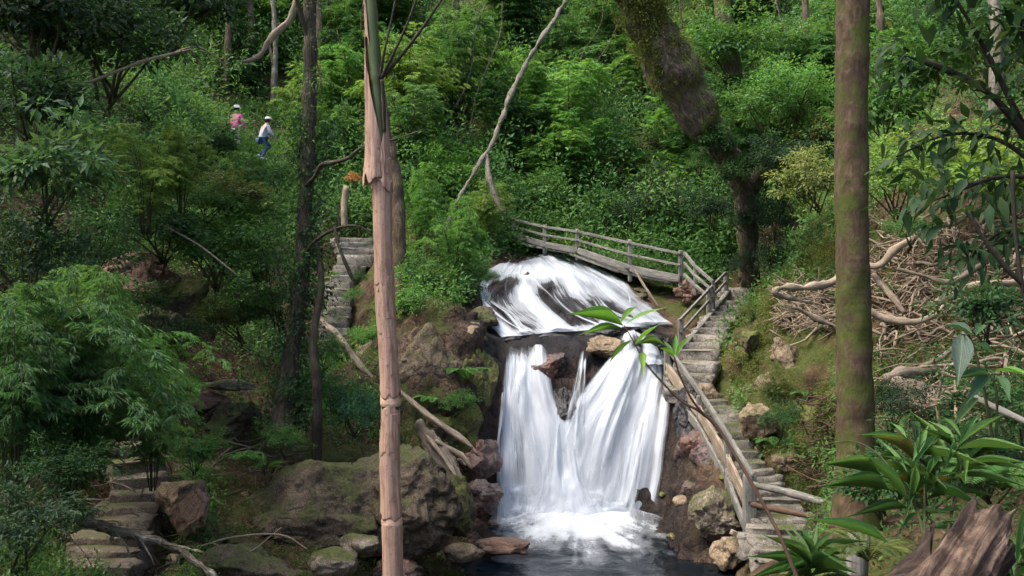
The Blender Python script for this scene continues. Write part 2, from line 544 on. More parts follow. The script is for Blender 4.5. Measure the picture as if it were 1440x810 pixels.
# how rocky each spot is: the gorge walls, the falls and steep banks
x_, y_ = SV[:, 0], SV[:, 1]
gorge = np.clip(1.3 - np.sqrt(((x_ - 1.3) / 4.2) ** 2 + ((y_ - 20.5) / 6.0) ** 2), 0, 1)
gorge = np.clip(gorge * 2.2, 0, 1)
water_zone = ((x_ > -.7) & (x_ < 4.2) & (y_ > 20.2) & (y_ < 29.5)).astype(float)
def blocks(p, seed):
    """split rock: every cell of a cellular pattern is a tilted facet with its own height; also the distance to its joints"""
    i = np.floor(p).astype(np.int64)
    f1 = np.full(len(p), 9.0); f2 = np.full(len(p), 9.0); val = np.zeros(len(p))
    for a in (-1, 0, 1):
        for b in (-1, 0, 1):
            for c in (-1, 0, 1):
                q = i + np.array([a, b, c])
                o = np.stack([_hash(q[:, 0], q[:, 1], q[:, 2], seed + k) for k in (1, 2, 3)], 1)
                dv = q + o - p
                d = np.linalg.norm(dv, axis=1)
                tl = np.stack([_hash(q[:, 0], q[:, 1], q[:, 2], seed + k) - .5 for k in (4, 5, 6)], 1)
                v = (_hash(q[:, 0], q[:, 1], q[:, 2], seed + 7) - .5) * 1.2 + (dv * tl).sum(1) * 2.2
                nb = d < f1
                f2 = np.where(nb, f1, np.minimum(f2, d)); val = np.where(nb, v, val); f1 = np.where(nb, d, f1)
    return val, f2 - f1
amp = (.10 + .28 * gorge) * (1 - .72 * water_zone) * (1 - .85 * ondirt)
wp = SV + .35 * np.stack([fbm(SV * 1.1 + k, 3, 70 + k) for k in (0, 5, 9)], 1)
b1, j1 = blocks(wp * np.array([.9, .9, 1.3]), 3)
b2, j2 = blocks(wp * np.array([2.4, 2.4, 3.2]), 13)
rk = gorge * (1 - .6 * water_zone) * (1 - ondirt) * np.where(x_ < -.5, .5, 1) * np.where(x_ > 4.2, .95, 1) * np.where((y_ > 23.6) & (x_ > -1.3) & (x_ < 4.5), .35, 1)
dn = ridged(SV * .75, 4, 3) * amp * .4 + fbm(SV * 2.2, 4, 9) * (amp * .3 + .03)
dn += rk * (b1 * .26 + b2 * .10 - .10 * np.exp(-(j1 / .06) ** 2) - .05 * np.exp(-(j2 / .08) ** 2))
TV = SV + VN * dn[:, None]
TN = vert_normals(TV)
TERR = BVHTree.FromPolygons([tuple(v) for v in TV], [tuple(int(i) for i in f) for f in SF])


def m_ground():
    m, nt, out = _nt('forest_soil')
    geo = N(nt, 'ShaderNodeNewGeometry')
    vec = geo.outputs['Position']
    at = N(nt, 'ShaderNodeAttribute', attribute_name='rocky')
    a = noise_tex(nt, vec, 1.1, 8, .65)
    f = noise_tex(nt, vec, 16, 6, .7)
    soil = ramp(nt, a, [(.3, (.014, .009, .006)), (.5, (.045, .027, .016)), (.7, (.095, .06, .036))])
    leafn = N(nt, 'ShaderNodeTexVoronoi'); leafn.inputs['Scale'].default_value = 13
    nt.links.new(vec, leafn.inputs['Vector'])
    lit = ramp(nt, leafn.outputs['Color'], [(.2, (.03, .018, .01)), (.5, (.10, .06, .035)), (.8, (.19, .13, .08))])
    soil = mixc(nt, .5, soil, lit)
    rock = ramp(nt, a, [(.28, (.024, .016, .011)), (.48, (.10, .062, .040)), (.62, (.20, .128, .08)), (.75, (.32, .23, .15))])
    rust = noise_tex(nt, vec, .9, 5, .6)
    rock = mixc(nt, ramp(nt, rust, [(.52, gray(0)), (.66, gray(.7))]), rock, (.13, .055, .03))
    wet = N(nt, 'ShaderNodeAttribute', attribute_name='wet')
    f2 = noise_tex(nt, vec, 46, 4, .75)
    rock = mixc(nt, ramp(nt, f2, [(.50, gray(0)), (.66, gray(.6))]), rock, (.30, .235, .165))
    rock = mixc(nt, ramp(nt, f2, [(.34, gray(.75)), (.47, gray(0))]), rock, (.018, .012, .009))
    rock = mixc(nt, ramp(nt, noise_tex(nt, vec, 4.5, 7, .7), [(.40, gray(.8)), (.52, gray(0))]), rock, (.035, .022, .018))
    vc = N(nt, 'ShaderNodeTexVoronoi', feature='DISTANCE_TO_EDGE'); vc.inputs['Scale'].default_value = 2.3
    wv = N(nt, 'ShaderNodeVectorMath', operation='ADD')
    wn = N(nt, 'ShaderNodeTexNoise'); wn.inputs['Scale'].default_value = 1.8; wn.inputs['Detail'].default_value = 5
    nt.links.new(vec, wn.inputs['Vector']); nt.links.new(vec, wv.inputs[0]); nt.links.new(wn.outputs[1], wv.inputs[1]); nt.links.new(wv.outputs[0], vc.inputs['Vector'])
    crk = ramp(nt, vc.outputs[0], [(0, gray(0)), (.05, gray(1))])
    rock = mixc(nt, mth(nt, 'MULTIPLY', mth(nt, 'SUBTRACT', 1.0, crk), .8), rock, (.010, .007, .006))
    rock = mixc(nt, wet.outputs['Fac'], rock, mixc(nt, .95, rock, (.011, .0105, .012)))
    c = mixc(nt, at.outputs['Fac'], soil, rock)
    c = mixc(nt, ramp(nt, f, [(.36, gray(.75)), (.56, gray(0))]), c, (.012, .009, .006))
    sx = N(nt, 'ShaderNodeSeparateXYZ'); nt.links.new(geo.outputs['Normal'], sx.inputs[0])
    mo = mth(nt, 'ADD', mth(nt, 'MULTIPLY', sx.outputs[2], .15), noise_tex(nt, vec, .8, 8, .7))
    mo = mth(nt, 'SUBTRACT', mo, mth(nt, 'MULTIPLY', wet.outputs['Fac'], .35))
    mb = N(nt, 'ShaderNodeAttribute', attribute_name='mossbank')
    mo = mth(nt, 'ADD', mo, mth(nt, 'MULTIPLY', mb.outputs['Fac'], .06))
    fm = ramp(nt, mo, [(.57, gray(0)), (.68, gray(.9))])
    mn = noise_tex(nt, vec, 24, 5, .7)
    och = ramp(nt, noise_tex(nt, vec, 1.9, 7, .7), [(.40, (.022, .015, .008)), (.52, (.075, .052, .022)), (.66, (.16, .12, .065))])
    c = mixc(nt, mth(nt, 'MULTIPLY', mb.outputs['Fac'], .8), c, och)
    c = mixc(nt, fm, c, ramp(nt, mn, [(.3, (.016, .021, .005)), (.5, (.045, .057, .012)), (.7, (.085, .10, .022))]))
    h = mth(nt, 'ADD', mth(nt, 'ADD', a, mth(nt, 'MULTIPLY', f2, .25)), mth(nt, 'ADD', mth(nt, 'MULTIPLY', f, .5), mth(nt, 'MULTIPLY', mth(nt, 'MULTIPLY', crk, at.outputs['Fac']), .2)))
    ro = mth(nt, 'MULTIPLY_ADD', wet.outputs['Fac'], -.3, .85)
    principled(nt, out, c, ro, h, .9, .07, .14)
    return m

wet = np.clip(1.25 - np.sqrt(((x_ - 1.4) / 2.35) ** 2 + ((y_ - 22.5) / 8.0) ** 2), 0, 1)
wet = np.clip(wet * 3, 0, 1) * np.where(y_ > 22.4, 1, .78)
mossbank = np.clip(np.clip(1.5 - np.sqrt(((x_ - 5.6) / 1.4) ** 2 + ((y_ - 19.5) / 5.5) ** 2), 0, 1) * 1.6, 0, 1)
ground = mk('terrain', TV, SF, m_ground(), attrs={'rocky': gorge, 'wet': wet, 'mossbank': mossbank})
tag(ground, 'steep forested ravine ground of dark soil and wet rock', None, kind='structure')


def cast(px, py, bvh=None):
    """where the line of sight through a photo pixel meets the ground -> (point, normal)"""
    o = Vector((0, 0, CAMZ))
    d = Vector(((px - 720) / FPX, 1, -(py - 405) / FPX)).normalized()
    h = (bvh or TERR).ray_cast(o, d)
    if h[0] is None: return None, None
    n = h[1]
    if n.z < 0: n = -n
    return np.array(h[0]), np.array(n)


def drop(x, y):
    h = TERR.ray_cast(Vector((x, y, 80)), Vector((0, 0, -1)))
    return (np.array(h[0]), np.array(h[1])) if h[0] is not None else (np.array([x, y, 0]), np.array([0, 0, 1.]))


def to_px(p):
    p = np.atleast_2d(p)
    y = np.maximum(p[:, 1], .1)
    return np.stack([720 + p[:, 0] / y * FPX, 405 - (p[:, 2] - CAMZ) / y * FPX], 1)


def in_poly(q, poly):
    poly = np.asarray(poly, float)
    r = np.zeros(len(q), bool)
    j = len(poly) - 1
    for i in range(len(poly)):
        a, b = poly[i], poly[j]
        c = ((a[1] > q[:, 1]) != (b[1] > q[:, 1])) & (q[:, 0] < (b[0] - a[0]) * (q[:, 1] - a[1]) / (b[1] - a[1] + 1e-9) + a[0])
        r ^= c
        j = i
    return r

# ------------------------------------------------------------------ boulders
_ico = {}
def ico(sub):
    if sub not in _ico:
        import bmesh
        bm = bmesh.new()
        bmesh.ops.create_icosphere(bm, subdivisions=sub, radius=1)
        _ico[sub] = (np.array([v.co[:] for v in bm.verts]), np.array([[v.index for v in f.verts] for f in bm.faces]))
        bm.free()
    return _ico[sub]


def rock_shape(seed, sub=5, cuts=14, rough=.10, bite=.9):
    r = np.random.default_rng(seed)
    V, F = ico(sub)
    V = V.copy()
    for _ in range(cuts):
        n = nrmz(r.normal(0, 1, 3)); d = r.uniform(.45, .85)
        s = np.maximum(0, V @ n - d)
        V -= (s * bite)[:, None] * n
    o = nrmz(V)
    V = V + o * (fbm(o * 1.6 + seed, 4, seed) * rough + ridged(o * 4 + seed, 3, seed + 5) * rough * .22)[:, None]
    bv, bj = blocks(V * 1.5 + seed * 3.1 + .35 * np.stack([fbm(V * 2 + k, 3, seed + k) for k in (0, 4, 8)], 1), seed)
    V = V + o * (fbm(V * 9 + seed, 3, seed + 2) * .014 + bv * .08 - .022 * np.exp(-(bj / .05) ** 2))[:, None]
    return V, F


def boulder(c, size, m, seed, label, name='boulder', rz=0, tilt=(0, 0), sub=5, rough=.10, cuts=14, group=None, bite=.9):
    V, F = rock_shape(seed, sub, cuts, rough, bite)
    V = V * np.asarray(size, float)
    R = np.array(Matrix.Rotation(rz, 3, 'Z') @ Matrix.Rotation(tilt[0], 3, 'X') @ Matrix.Rotation(tilt[1], 3, 'Y'))
    V = V @ R.T + np.asarray(c, float)
    o = mk(name, V, F, m, None, True, origin=c)
    return tag(o, label, 'rock', group)

B = lambda px, py, d, *a, **k: boulder(P(px, py, d), *a, **k)
B(452, 742, 15.9, (2.05, 1.2, 1.12), ROCK_SLAB, 21, 'big dark boulder under moss at the pool edge behind the bamboo culm', sub=6, rough=.09, cuts=10)
B(562, 706, 15.8, (.92, .8, .92), ROCK_SLAB, 22, 'rounded brown mossy boulder directly behind the bamboo culm', sub=6)
B(630, 718, 17.0, (.72, .7, .62), ROCK_MOSSY, 23, 'low green mossed boulder under the splintered driftwood', rz=.5)
B(676, 694, 19.4, (.42, .42, .5), ROCK_WET, 24, 'reddish wet rock under the thin trickle beside the falls')
B(655, 778, 16.4, (.36, .25, .17), ROCK_TAN, 25, 'small golden stone at the water edge below the driftwood', sub=4)
B(715, 768, 17.6, (.62, .4, .14), ROCK_RED, 26, 'flat orange brown slab awash at the pool edge', sub=4)
B(560, 806, 15.2, (.6, .5, .28), ROCK_WET, 27, 'low dark wet rock in the corner of the pool', sub=4)
B(462, 790, 14.2, (.44, .36, .30), ROCK_PALE, 28, 'pale cracked stone below the big dark boulder', sub=4)
B(505, 765, 14.8, (.38, .3, .2), ROCK_PALE, 29, 'flat pale stone leaning on the big dark boulder', sub=4)
B(345, 800, 13.6, (.8, .6, .42), ROCK_SLAB, 30, 'brown mossy rock beside the lowest stone steps')
B(262, 705, 14.3, (.50, .6, .46), ROCK_TAN, 38, 'orange brown earth rock beside the dim steps', rough=.08)
# cliff beside the falls
B(606, 548, 21.9, (1.12, .85, 1.55), ROCK_CLIFF, 31, 'broad warm brown rock slab left of the lower falls', sub=6, rz=.25, rough=.07, cuts=10)
B(648, 480, 22.6, (.75, .8, .62), ROCK_TAN, 32, 'ochre rock with lichen at the top of the cliff', sub=5)
B(668, 560, 21.9, (.58, .75, 1.15), ROCK_MOSSY, 33, 'tall mossy rock wall left of the lower falls', sub=6)
B(640, 612, 20.9, (.7, .6, .66), ROCK_MOSSY, 34, 'mossed rock with ferns above the splintered driftwood')
B(672, 648, 20.3, (.5, .45, .6), ROCK_WET, 35, 'purple brown wet rock beside the thin trickle')
B(672, 452, 24.0, (.55, .6, .36), ROCK_DARK, 36, 'dark round mossy rock at the foot of the upper cascade')
B(540, 505, 22.8, (.6, .5, .5), ROCK_TAN, 37, 'sandy rock face half hidden behind the bamboo culm')
# rocks in the falls
B(776, 520, 22.35, (.52, .5, .42), ROCK_WET, 41, 'rounded brown boulder splitting the lip of the falls', sub=6)
B(790, 575, 21.75, (.34, .42, .72), ROCK_BLACK, 42, 'dark wet rock between the two streams of the falls', sub=6)
B(848, 492, 22.75, (.56, .5, .34), ROCK_TAN, 43, 'flat topped tan boulder at the lip of the falls', sub=6, rz=.4)
B(770, 478, 23.72, (.62, .36, .17), ROCK_BLACK, 45, 'black ledge rock under the middle of the upper cascade', rz=.2)
B(852, 471, 23.8, (.62, .34, .15), ROCK_BLACK, 47, 'black ledge rock under the right half of the upper cascade', rz=-.15)
B(722, 482, 23.6, (.42, .36, .19), ROCK_BLACK, 48, 'black ledge rock at the left end of the upper cascade', rz=.5)
B(905, 466, 23.9, (.45, .32, .16), ROCK_BLACK, 49, 'black ledge rock beside the bright sapling leaves')
B(925, 486, 23.0, (.42, .4, .25), ROCK_BLACK, 46, 'wet black rock at the right end of the ledge')
# right of the falls
B(968, 588, 20.9, (.34, .5, .72), ROCK_BLACK, 51, 'black layered rock right of the falls top', sub=6)
B(958, 560, 21.4, (.24, .4, .42), ROCK_BLACK, 58, 'black wet rock beside the right edge of the falls')
B(982, 628, 20.0, (.34, .42, .42), ROCK_WET, 59, 'purple wet rock under the upper end of the plank railing')
B(962, 630, 20.7, (.28, .4, .40), ROCK_WET, 60, 'split dark wet rock halfway down the right side of the falls')
B(976, 668, 20.35, (.36, .42, .5), ROCK_WET, 52, 'red and purple wet rock at the right foot of the falls', sub=6)
B(1000, 640, 19.5, (.42, .5, .62), ROCK_WET, 53, 'brown wet rock wall below the plank railing')
B(1008, 728, 17.7, (.60, .48, .58), ROCK_PALE, 54, 'pale boulder with moss cap below the railing post', sub=6)
B(1030, 775, 16.9, (.36, .4, .4), ROCK_TAN, 55, 'sandy boulder at the foot of the grey railing post')
B(975, 690, 19.0, (.3, .3, .26), ROCK_WET, 56, 'small dark rock at the right pool edge', sub=4)
B(990, 560, 21.2, (.4, .4, .4), ROCK_TAN, 57, 'crumbled tan rock under the middle landing')
# right bank
B(1068, 590, 18.6, (.34, .5, .42), ROCK_TAN, 62, 'bare tan boulder beside the lower stone steps')
B(968, 412, 26.9, (.42, .4, .34), ROCK_RED, 67, 'reddish stone heap under the footbridge corner', rough=.25)
B(1056, 366, 27.6, (.3, .3, .42), ROCK_BLUE, 68, 'blue grey rock at the head of the stone steps', sub=5)
for px_, py_, sz_, m_, sd_, lb_ in ((1098, 498, (.42, .5, .5), ROCK_CLIFF, 161, 'ochre rock showing through the moss under the hooked root'), (1128, 585, (.40, .5, .46), ROCK_MOSSY, 162, 'mossy rock face low on the bank left of the mossy trunk'),
                                    (1078, 535, (.34, .4, .34), ROCK_CLIFF, 163, 'small tan rock face above the tan boulder by the steps'), (1062, 478, (.30, .4, .36), ROCK_MOSSY, 164, 'mossy rock beside the landing of the steps'), (1112, 640, (.40, .5, .36), ROCK_CLIFF, 165, 'bare earthy rock where the poles meet the bank')):
    h_, n_ = cast(px_, py_)
    boulder(h_ - n_ * .22, sz_, m_, sd_, lb_)
# left bank
B(325, 540, 18.4, (.58, .45, .12), ROCK_PALE, 71, 'thin pale stone slab jutting from the shaded left bank', sub=5)
B(290, 562, 18.0, (.5, .5, .2), ROCK_RED, 72, 'pinkish flat rock below the thin pale slab')
B(335, 588, 17.3, (.62, .6, .42), ROCK_DARK, 73, 'dark mossy boulder below the thin pale slab', sub=6)
B(215, 470, 17.0, (.75, .8, .55), ROCK_DARK, 74, 'overhanging dark rock above the left bamboo', sub=6)
B(185, 398, 17.6, (.85, .7, .62), ROCK_RED, 75, 'reddish brown crag high on the left bank', sub=6)
B(255, 420, 17.8, (.55, .5, .5), ROCK_MOSSY, 76, 'yellow green mossed crag beside the reddish crag')
B(268, 712, 12.9, (.16, .5, .34), ROCK_RED, 77, 'dark red slab tilted beside the fallen log', rz=.6, tilt=(0, .6))
c_, n_ = cast(272, 108)
boulder(c_, (.75, .5, .42), ROCK_RED, 78, 'brown rock outcrop high above the left slope')
# loose stones along the water and at the foot of the rocks
rs = np.random.default_rng(3)
STONE_AREAS = [(600, 735, 700, 800, 6), (560, 690, 690, 760, 4), (930, 600, 1010, 780, 7), (560, 560, 690, 700, 4), (255, 620, 420, 700, 6), (1010, 520, 1100, 690, 7), (880, 380, 1000, 440, 7), (220, 720, 330, 800, 5)]
for (x0, y0, x1, y1, n_) in STONE_AREAS:
    for k in range(n_):
        h, nn = cast(rs.uniform(x0, x1), rs.uniform(y0, y1))
        if h is None: continue
        h[2] = max(h[2], -.03)
        s = rs.uniform(.07, .24)
        boulder(h, (s * rs.uniform(.8, 1.4), s, s * rs.uniform(.5, .9)), [ROCK_WET, ROCK_TAN, ROCK_DARK, ROCK_MOSSY][rs.integers(4)], 300 + k + int(x0), 'loose stone, one of many lying about the gorge', 'stone', rs.uniform(0, 6), sub=3, group='loose stones about the gorge')

# ------------------------------------------------------------------ water
def m_pool():
    m, nt, out = _nt('pool_water')
    geo = N(nt, 'ShaderNodeNewGeometry')
    w = noise_tex(nt, geo.outputs['Position'], 3.0, 4, .6, .8)
    w2 = noise_tex(nt, geo.outputs['Position'], 9.0, 3, .6)
    c = ramp(nt, w, [(.35, (.002, .004, .006)), (.7, (.006, .011, .015))])
    principled(nt, out, c, .07, mth(nt, 'ADD', w, mth(nt, 'MULTIPLY', w2, .35)), .22, .10, .12)
    return m

gx = np.arange(-3.2, 4.3, .1); gy = np.arange(11.5, 21.6, .1)
X, Y = np.meshgrid(gx, gy)
Z = .02 * fbm(np.stack([X.ravel() * 1.8, Y.ravel() * 2.6, 0 * X.ravel()], 1), 3, 4)
Z += .035 * np.exp(-((X.ravel() - 1.3) ** 2 + (Y.ravel() - 19.6) ** 2) / 4) * fbm(np.stack([X.ravel() * 4, Y.ravel() * 4, 0 * X.ravel()], 1), 2, 8)
i_ = (np.arange(len(gy) - 1)[:, None] * len(gx) + np.arange(len(gx) - 1)[None, :]).ravel()
pool = mk('pool_water', np.stack([X.ravel(), Y.ravel(), Z], 1), np.stack([i_, i_ + 1, i_ + len(gx) + 1, i_ + len(gx)], 1), m_pool())
tag(pool, 'dark pool of water below the waterfall', None, kind='structure')


def m_falls(name, su, sv, streak=.5, stops=((.0, .0), (.3, .14), (.65, .60), (1.1, .96))):
    """silky white water: opacity from the sheet's own cover and long streaks in it"""
    m, nt, out = _nt(name)
    tc = N(nt, 'ShaderNodeTexCoord')
    at = N(nt, 'ShaderNodeAttribute', attribute_name='cover')
    s1 = noise_tex(nt, mapping(nt, tc.outputs['UV'], (su, sv, 1)), 1.0, 4, .55, .35)
    s2 = noise_tex(nt, mapping(nt, tc.outputs['UV'], (su * 3.3, sv * 1.2, 1)), 1.0, 5, .6, .2)
    s3 = noise_tex(nt, mapping(nt, tc.outputs['UV'], (su * 9, sv * 2.2, 1)), 1.0, 3, .6)
    st = mth(nt, 'ADD', mth(nt, 'MULTIPLY', mth(nt, 'SUBTRACT', s1, .5), 1.5), mth(nt, 'ADD', mth(nt, 'MULTIPLY', mth(nt, 'SUBTRACT', s2, .5), 1.1), mth(nt, 'MULTIPLY', mth(nt, 'SUBTRACT', s3, .5), .6)))
    a = mth(nt, 'ADD', at.outputs['Fac'], mth(nt, 'MULTIPLY', st, streak))
    a = ramp(nt, a, [(p_, gray(v_)) for p_, v_ in stops], 'EASE')
    d = N(nt, 'ShaderNodeBsdfPrincipled')
    d.inputs['Base Color'].default_value = (.60, .64, .68, 1)
    d.inputs['Roughness'].default_value = .4
    d.inputs['Specular IOR Level'].default_value = .3
    b = N(nt, 'ShaderNodeBump'); b.inputs['Strength'].default_value = .4; b.inputs['Distance'].default_value = .06
    nt.links.new(s2, b.inputs['Height']); nt.links.new(b.outputs[0], d.inputs['Normal'])
    t = N(nt, 'ShaderNodeBsdfTranslucent'); t.inputs[0].default_value = (.66, .70, .74, 1)
    mx = N(nt, 'ShaderNodeMixShader'); mx.inputs[0].default_value = .35
    nt.links.new(d.outputs[0], mx.inputs[1]); nt.links.new(t.outputs[0], mx.inputs[2])
    tr = N(nt, 'ShaderNodeBsdfTransparent')
    m2 = N(nt, 'ShaderNodeMixShader')
    nt.links.new(a, m2.inputs[0]); nt.links.new(tr.outputs[0], m2.inputs[1]); nt.links.new(mx.outputs[0], m2.inputs[2])
    nt.links.new(m2.outputs[0], out.inputs[0])
    return m

FALL_M = m_falls('falling_water', 8, .8, .62)
CASC_M = m_falls('cascade_water', 15, 1.7, .5, ((.22, .0), (.42, .035), (.66, .55), (1.0, .96)))


def ribbon(L, R, off, seed, cover=1.0, nu=70, nv=150, edge=.16, top=.05, bot=.0, bulge=.1, freq=(5, 1.2), dips=()):
    """a stream of water between two banks given as photo pixels, lying on the rock"""
    v = np.linspace(0, 1, nv)
    l, r = spline(L, nv), spline(R, nv)
    u = np.linspace(0, 1, nu)
    pts = np.empty((nv, nu, 3)); nn = np.empty((nv, nu, 3))
    for i in range(nv):
        for j in range(0, nu):
            q = l[i] * (1 - u[j]) + r[i] * u[j]
            h, n = cast(q[0], q[1], SMOOTH)
            pts[i, j], nn[i, j] = h, n
    # smooth the lie of the water so that it runs over dents
    for _ in range(6):
        pts[1:-1] = pts[1:-1] * .5 + .25 * (pts[:-2] + pts[2:])
        nn[1:-1] = nn[1:-1] * .5 + .25 * (nn[:-2] + nn[2:])
    U, Vv = np.meshgrid(u, v)
    q = np.stack([U.ravel() * freq[0], Vv.ravel() * freq[1], np.full(U.size, seed * 3.3)], 1)
    st = fbm(q, 4, seed)
    b = np.sqrt(np.clip(4 * U.ravel() * (1 - U.ravel()), 0, 1))
    o = off + bulge * b + bulge * .6 * st + bulge * .7 * fbm(np.stack([U.ravel() * 3, Vv.ravel() * 2.5, np.full(U.size, seed * 5.7)], 1), 3, seed + 30)
    pp = pts.reshape(-1, 3) + nrmz(nn.reshape(-1, 3)) * o[:, None]
    e = np.clip(np.minimum(U, 1 - U) / edge, 0, 1).ravel()
    e2 = np.clip(Vv / max(top, 1e-3), 0, 1).ravel() * (np.clip((1 - Vv) / bot, 0, 1).ravel() if bot else 1)
    big = fbm(np.stack([U.ravel() * 2.6 + .5 * Vv.ravel(), Vv.ravel() * 2.4, np.full(U.size, seed * 9.1)], 1), 4, seed + 60)
    c = cover * e ** .8 * e2 + .38 * st + .48 * big - .45 * (1 - e)
    for (du, dv, su, sv, k) in dips:
        c -= k * np.exp(-((U.ravel() - du) / su) ** 2 - ((Vv.ravel() - dv) / sv) ** 2)
    k = (np.arange(nv - 1)[:, None] * nu + np.arange(nu - 1)[None, :]).ravel()
    return pp, np.stack([k, k + 1, k + nu + 1, k + nu], 1), np.stack([U.ravel(), Vv.ravel()], 1), c


def stream(name, label, m, ribs):
    Vs, Fs, Us, Cs, n = [], [], [], [], 0
    for k, rb in enumerate(ribs):
        v, f, uv, c = rb
        Vs.append(v); Fs.append(f + n); Us.append(uv + k * 3.7); Cs.append(c); n += len(v)
    o = mk(name, np.concatenate(Vs), np.concatenate(Fs), m, uv=np.concatenate(Us), attrs={'cover': np.concatenate(Cs)})
    return tag(o, label, None, kind='structure')

stream('left_falls_water', 'white left stream of the lower waterfall', FALL_M, [
    ribbon([(708, 496), (699, 570), (692, 650), (684, 744)], [(772, 498), (784, 560), (812, 625), (840, 744)], .10, 1, 1.15, top=.13, edge=.11, dips=((.35, .55, .10, .3, .55), (.62, .75, .07, .25, .5))),
    ribbon([(716, 512), (712, 580), (716, 660), (718, 738)], [(752, 512), (762, 580), (778, 650), (800, 742)], .17, 2, .62, top=.3, dips=((.3, .5, .2, .3, .4),)),
])
stream('right_falls_water', 'broad white right stream of the lower waterfall', FALL_M, [
    ribbon([(860, 498), (822, 540), (778, 600), (756, 680), (738, 744)], [(942, 502), (953, 575), (944, 660), (924, 744)], .10, 3, 1.25, nu=100, top=.10, edge=.10, dips=((.62, .12, .08, .14, .6), (.83, .2, .05, .18, .55), (.85, .8, .03, .3, .7), (.2, .85, .05, .2, .4))),
    ribbon([(872, 520), (845, 556), (812, 606), (792, 680), (780, 738)], [(925, 530), (926, 585), (915, 660), (898, 742)], .19, 4, .65, nu=90, top=.3, dips=((.6, .3, .2, .3, .5),)),
])
stream('upper_inlet_water', 'small stream feeding the lower waterfall from the ledge', FALL_M, [
    ribbon([(872, 478), (870, 495), (866, 520)], [(912, 478), (930, 497), (940, 520)], .09, 5, .8, 40, 40, dips=((.45, .5, .12, .5, .9),))])
stream('middle_trickle_water', 'small white trickle between the two boulders at the lip', FALL_M, [
    ribbon([(812, 508), (806, 540), (796, 580), (784, 630)], [(825, 508), (824, 545), (824, 590), (824, 640)], .22, 6, .75, 30, 60, top=.15, bot=.4)])
stream('thin_trickle_water', 'thin thread of water left of the falls', FALL_M, [
    ribbon([(697, 560), (688, 630), (688, 680), (693, 735)], [(706, 560), (698, 630), (698, 680), (706, 735)], .2, 7, .85, 16, 90, edge=.35)])
stream('splash_water', 'white spray heap where the two streams meet', FALL_M, [
    ribbon([(768, 590), (742, 680), (706, 746)], [(804, 590), (828, 680), (862, 746)], .26, 8, 1.0, 70, 70, edge=.4, top=.3),
    ribbon([(700, 690), (694, 720), (688, 748)], [(905, 690), (915, 720), (924, 748)], .24, 9, .85, 110, 40, edge=.2, top=.6, freq=(9, 1.5))])
DL, DR = [(694, 374), (662, 398), (658, 434), (704, 478)], [(806, 362), (872, 394), (914, 428), (956, 459)]
rc = np.random.default_rng(18)
STRANDS = []
for k in range(15):
    u = (k + rc.uniform(.1, .9)) / 15
    pts_l, pts_r = [], []
    l_, r_ = spline(DL, 6), spline(DR, 6)
    u1 = np.clip(u + rc.normal(0, .05), .02, .96)
    for j in range(6):
        uu = u * (1 - j / 5) + u1 * j / 5 + rc.normal(0, .028)
        q = l_[j] * (1 - uu) + r_[j] * uu
        hw = rc.uniform(2, 6) + 1.3 * j
        pts_l.append((q[0] - hw, q[1])); pts_r.append((q[0] + hw, q[1]))
    STRANDS.append(ribbon(pts_l, pts_r, .10, 500 + k, rc.uniform(.35, .65), nu=14, nv=80, edge=.45, top=.25, bulge=.03))
stream('cascade_water', 'white veil of water sliding over the dome of the upper cascade', CASC_M, [
    ribbon(DL, DR, .05, 11, .50, nu=150, nv=110, edge=.06, top=.12, bulge=.05, freq=(7, 1.6),
           dips=((.22, .44, .10, .20, .72), (.44, .60, .11, .18, .62), (.66, .76, .09, .18, .55), (.13, .72, .05, .18, .5), (.34, .36, .07, .12, .4), (.86, .45, .12, .8, -.75), (.05, .5, .06, .7, -1.1), (.14, .08, .22, .16, -.9), (.36, .75, .06, .5, -.6), (.55, .25, .2, .12, -.4), (.2, .2, .2, .1, -.4), (.5, 1.0, .6, .05, -.55), (.5, .05, .5, .08, -.35))),
    ribbon(DL, DR, .12, 12, .16, nu=150, nv=110, edge=.12, top=.2, bulge=.06, freq=(9, 1.3),
           dips=((.28, .5, .22, .3, .4), (.88, .5, .10, .7, -.6), (.36, .7, .06, .5, -.35), (.62, .5, .05, .5, -.3), (.5, 1.0, .6, .05, -.4))),
] + STRANDS)


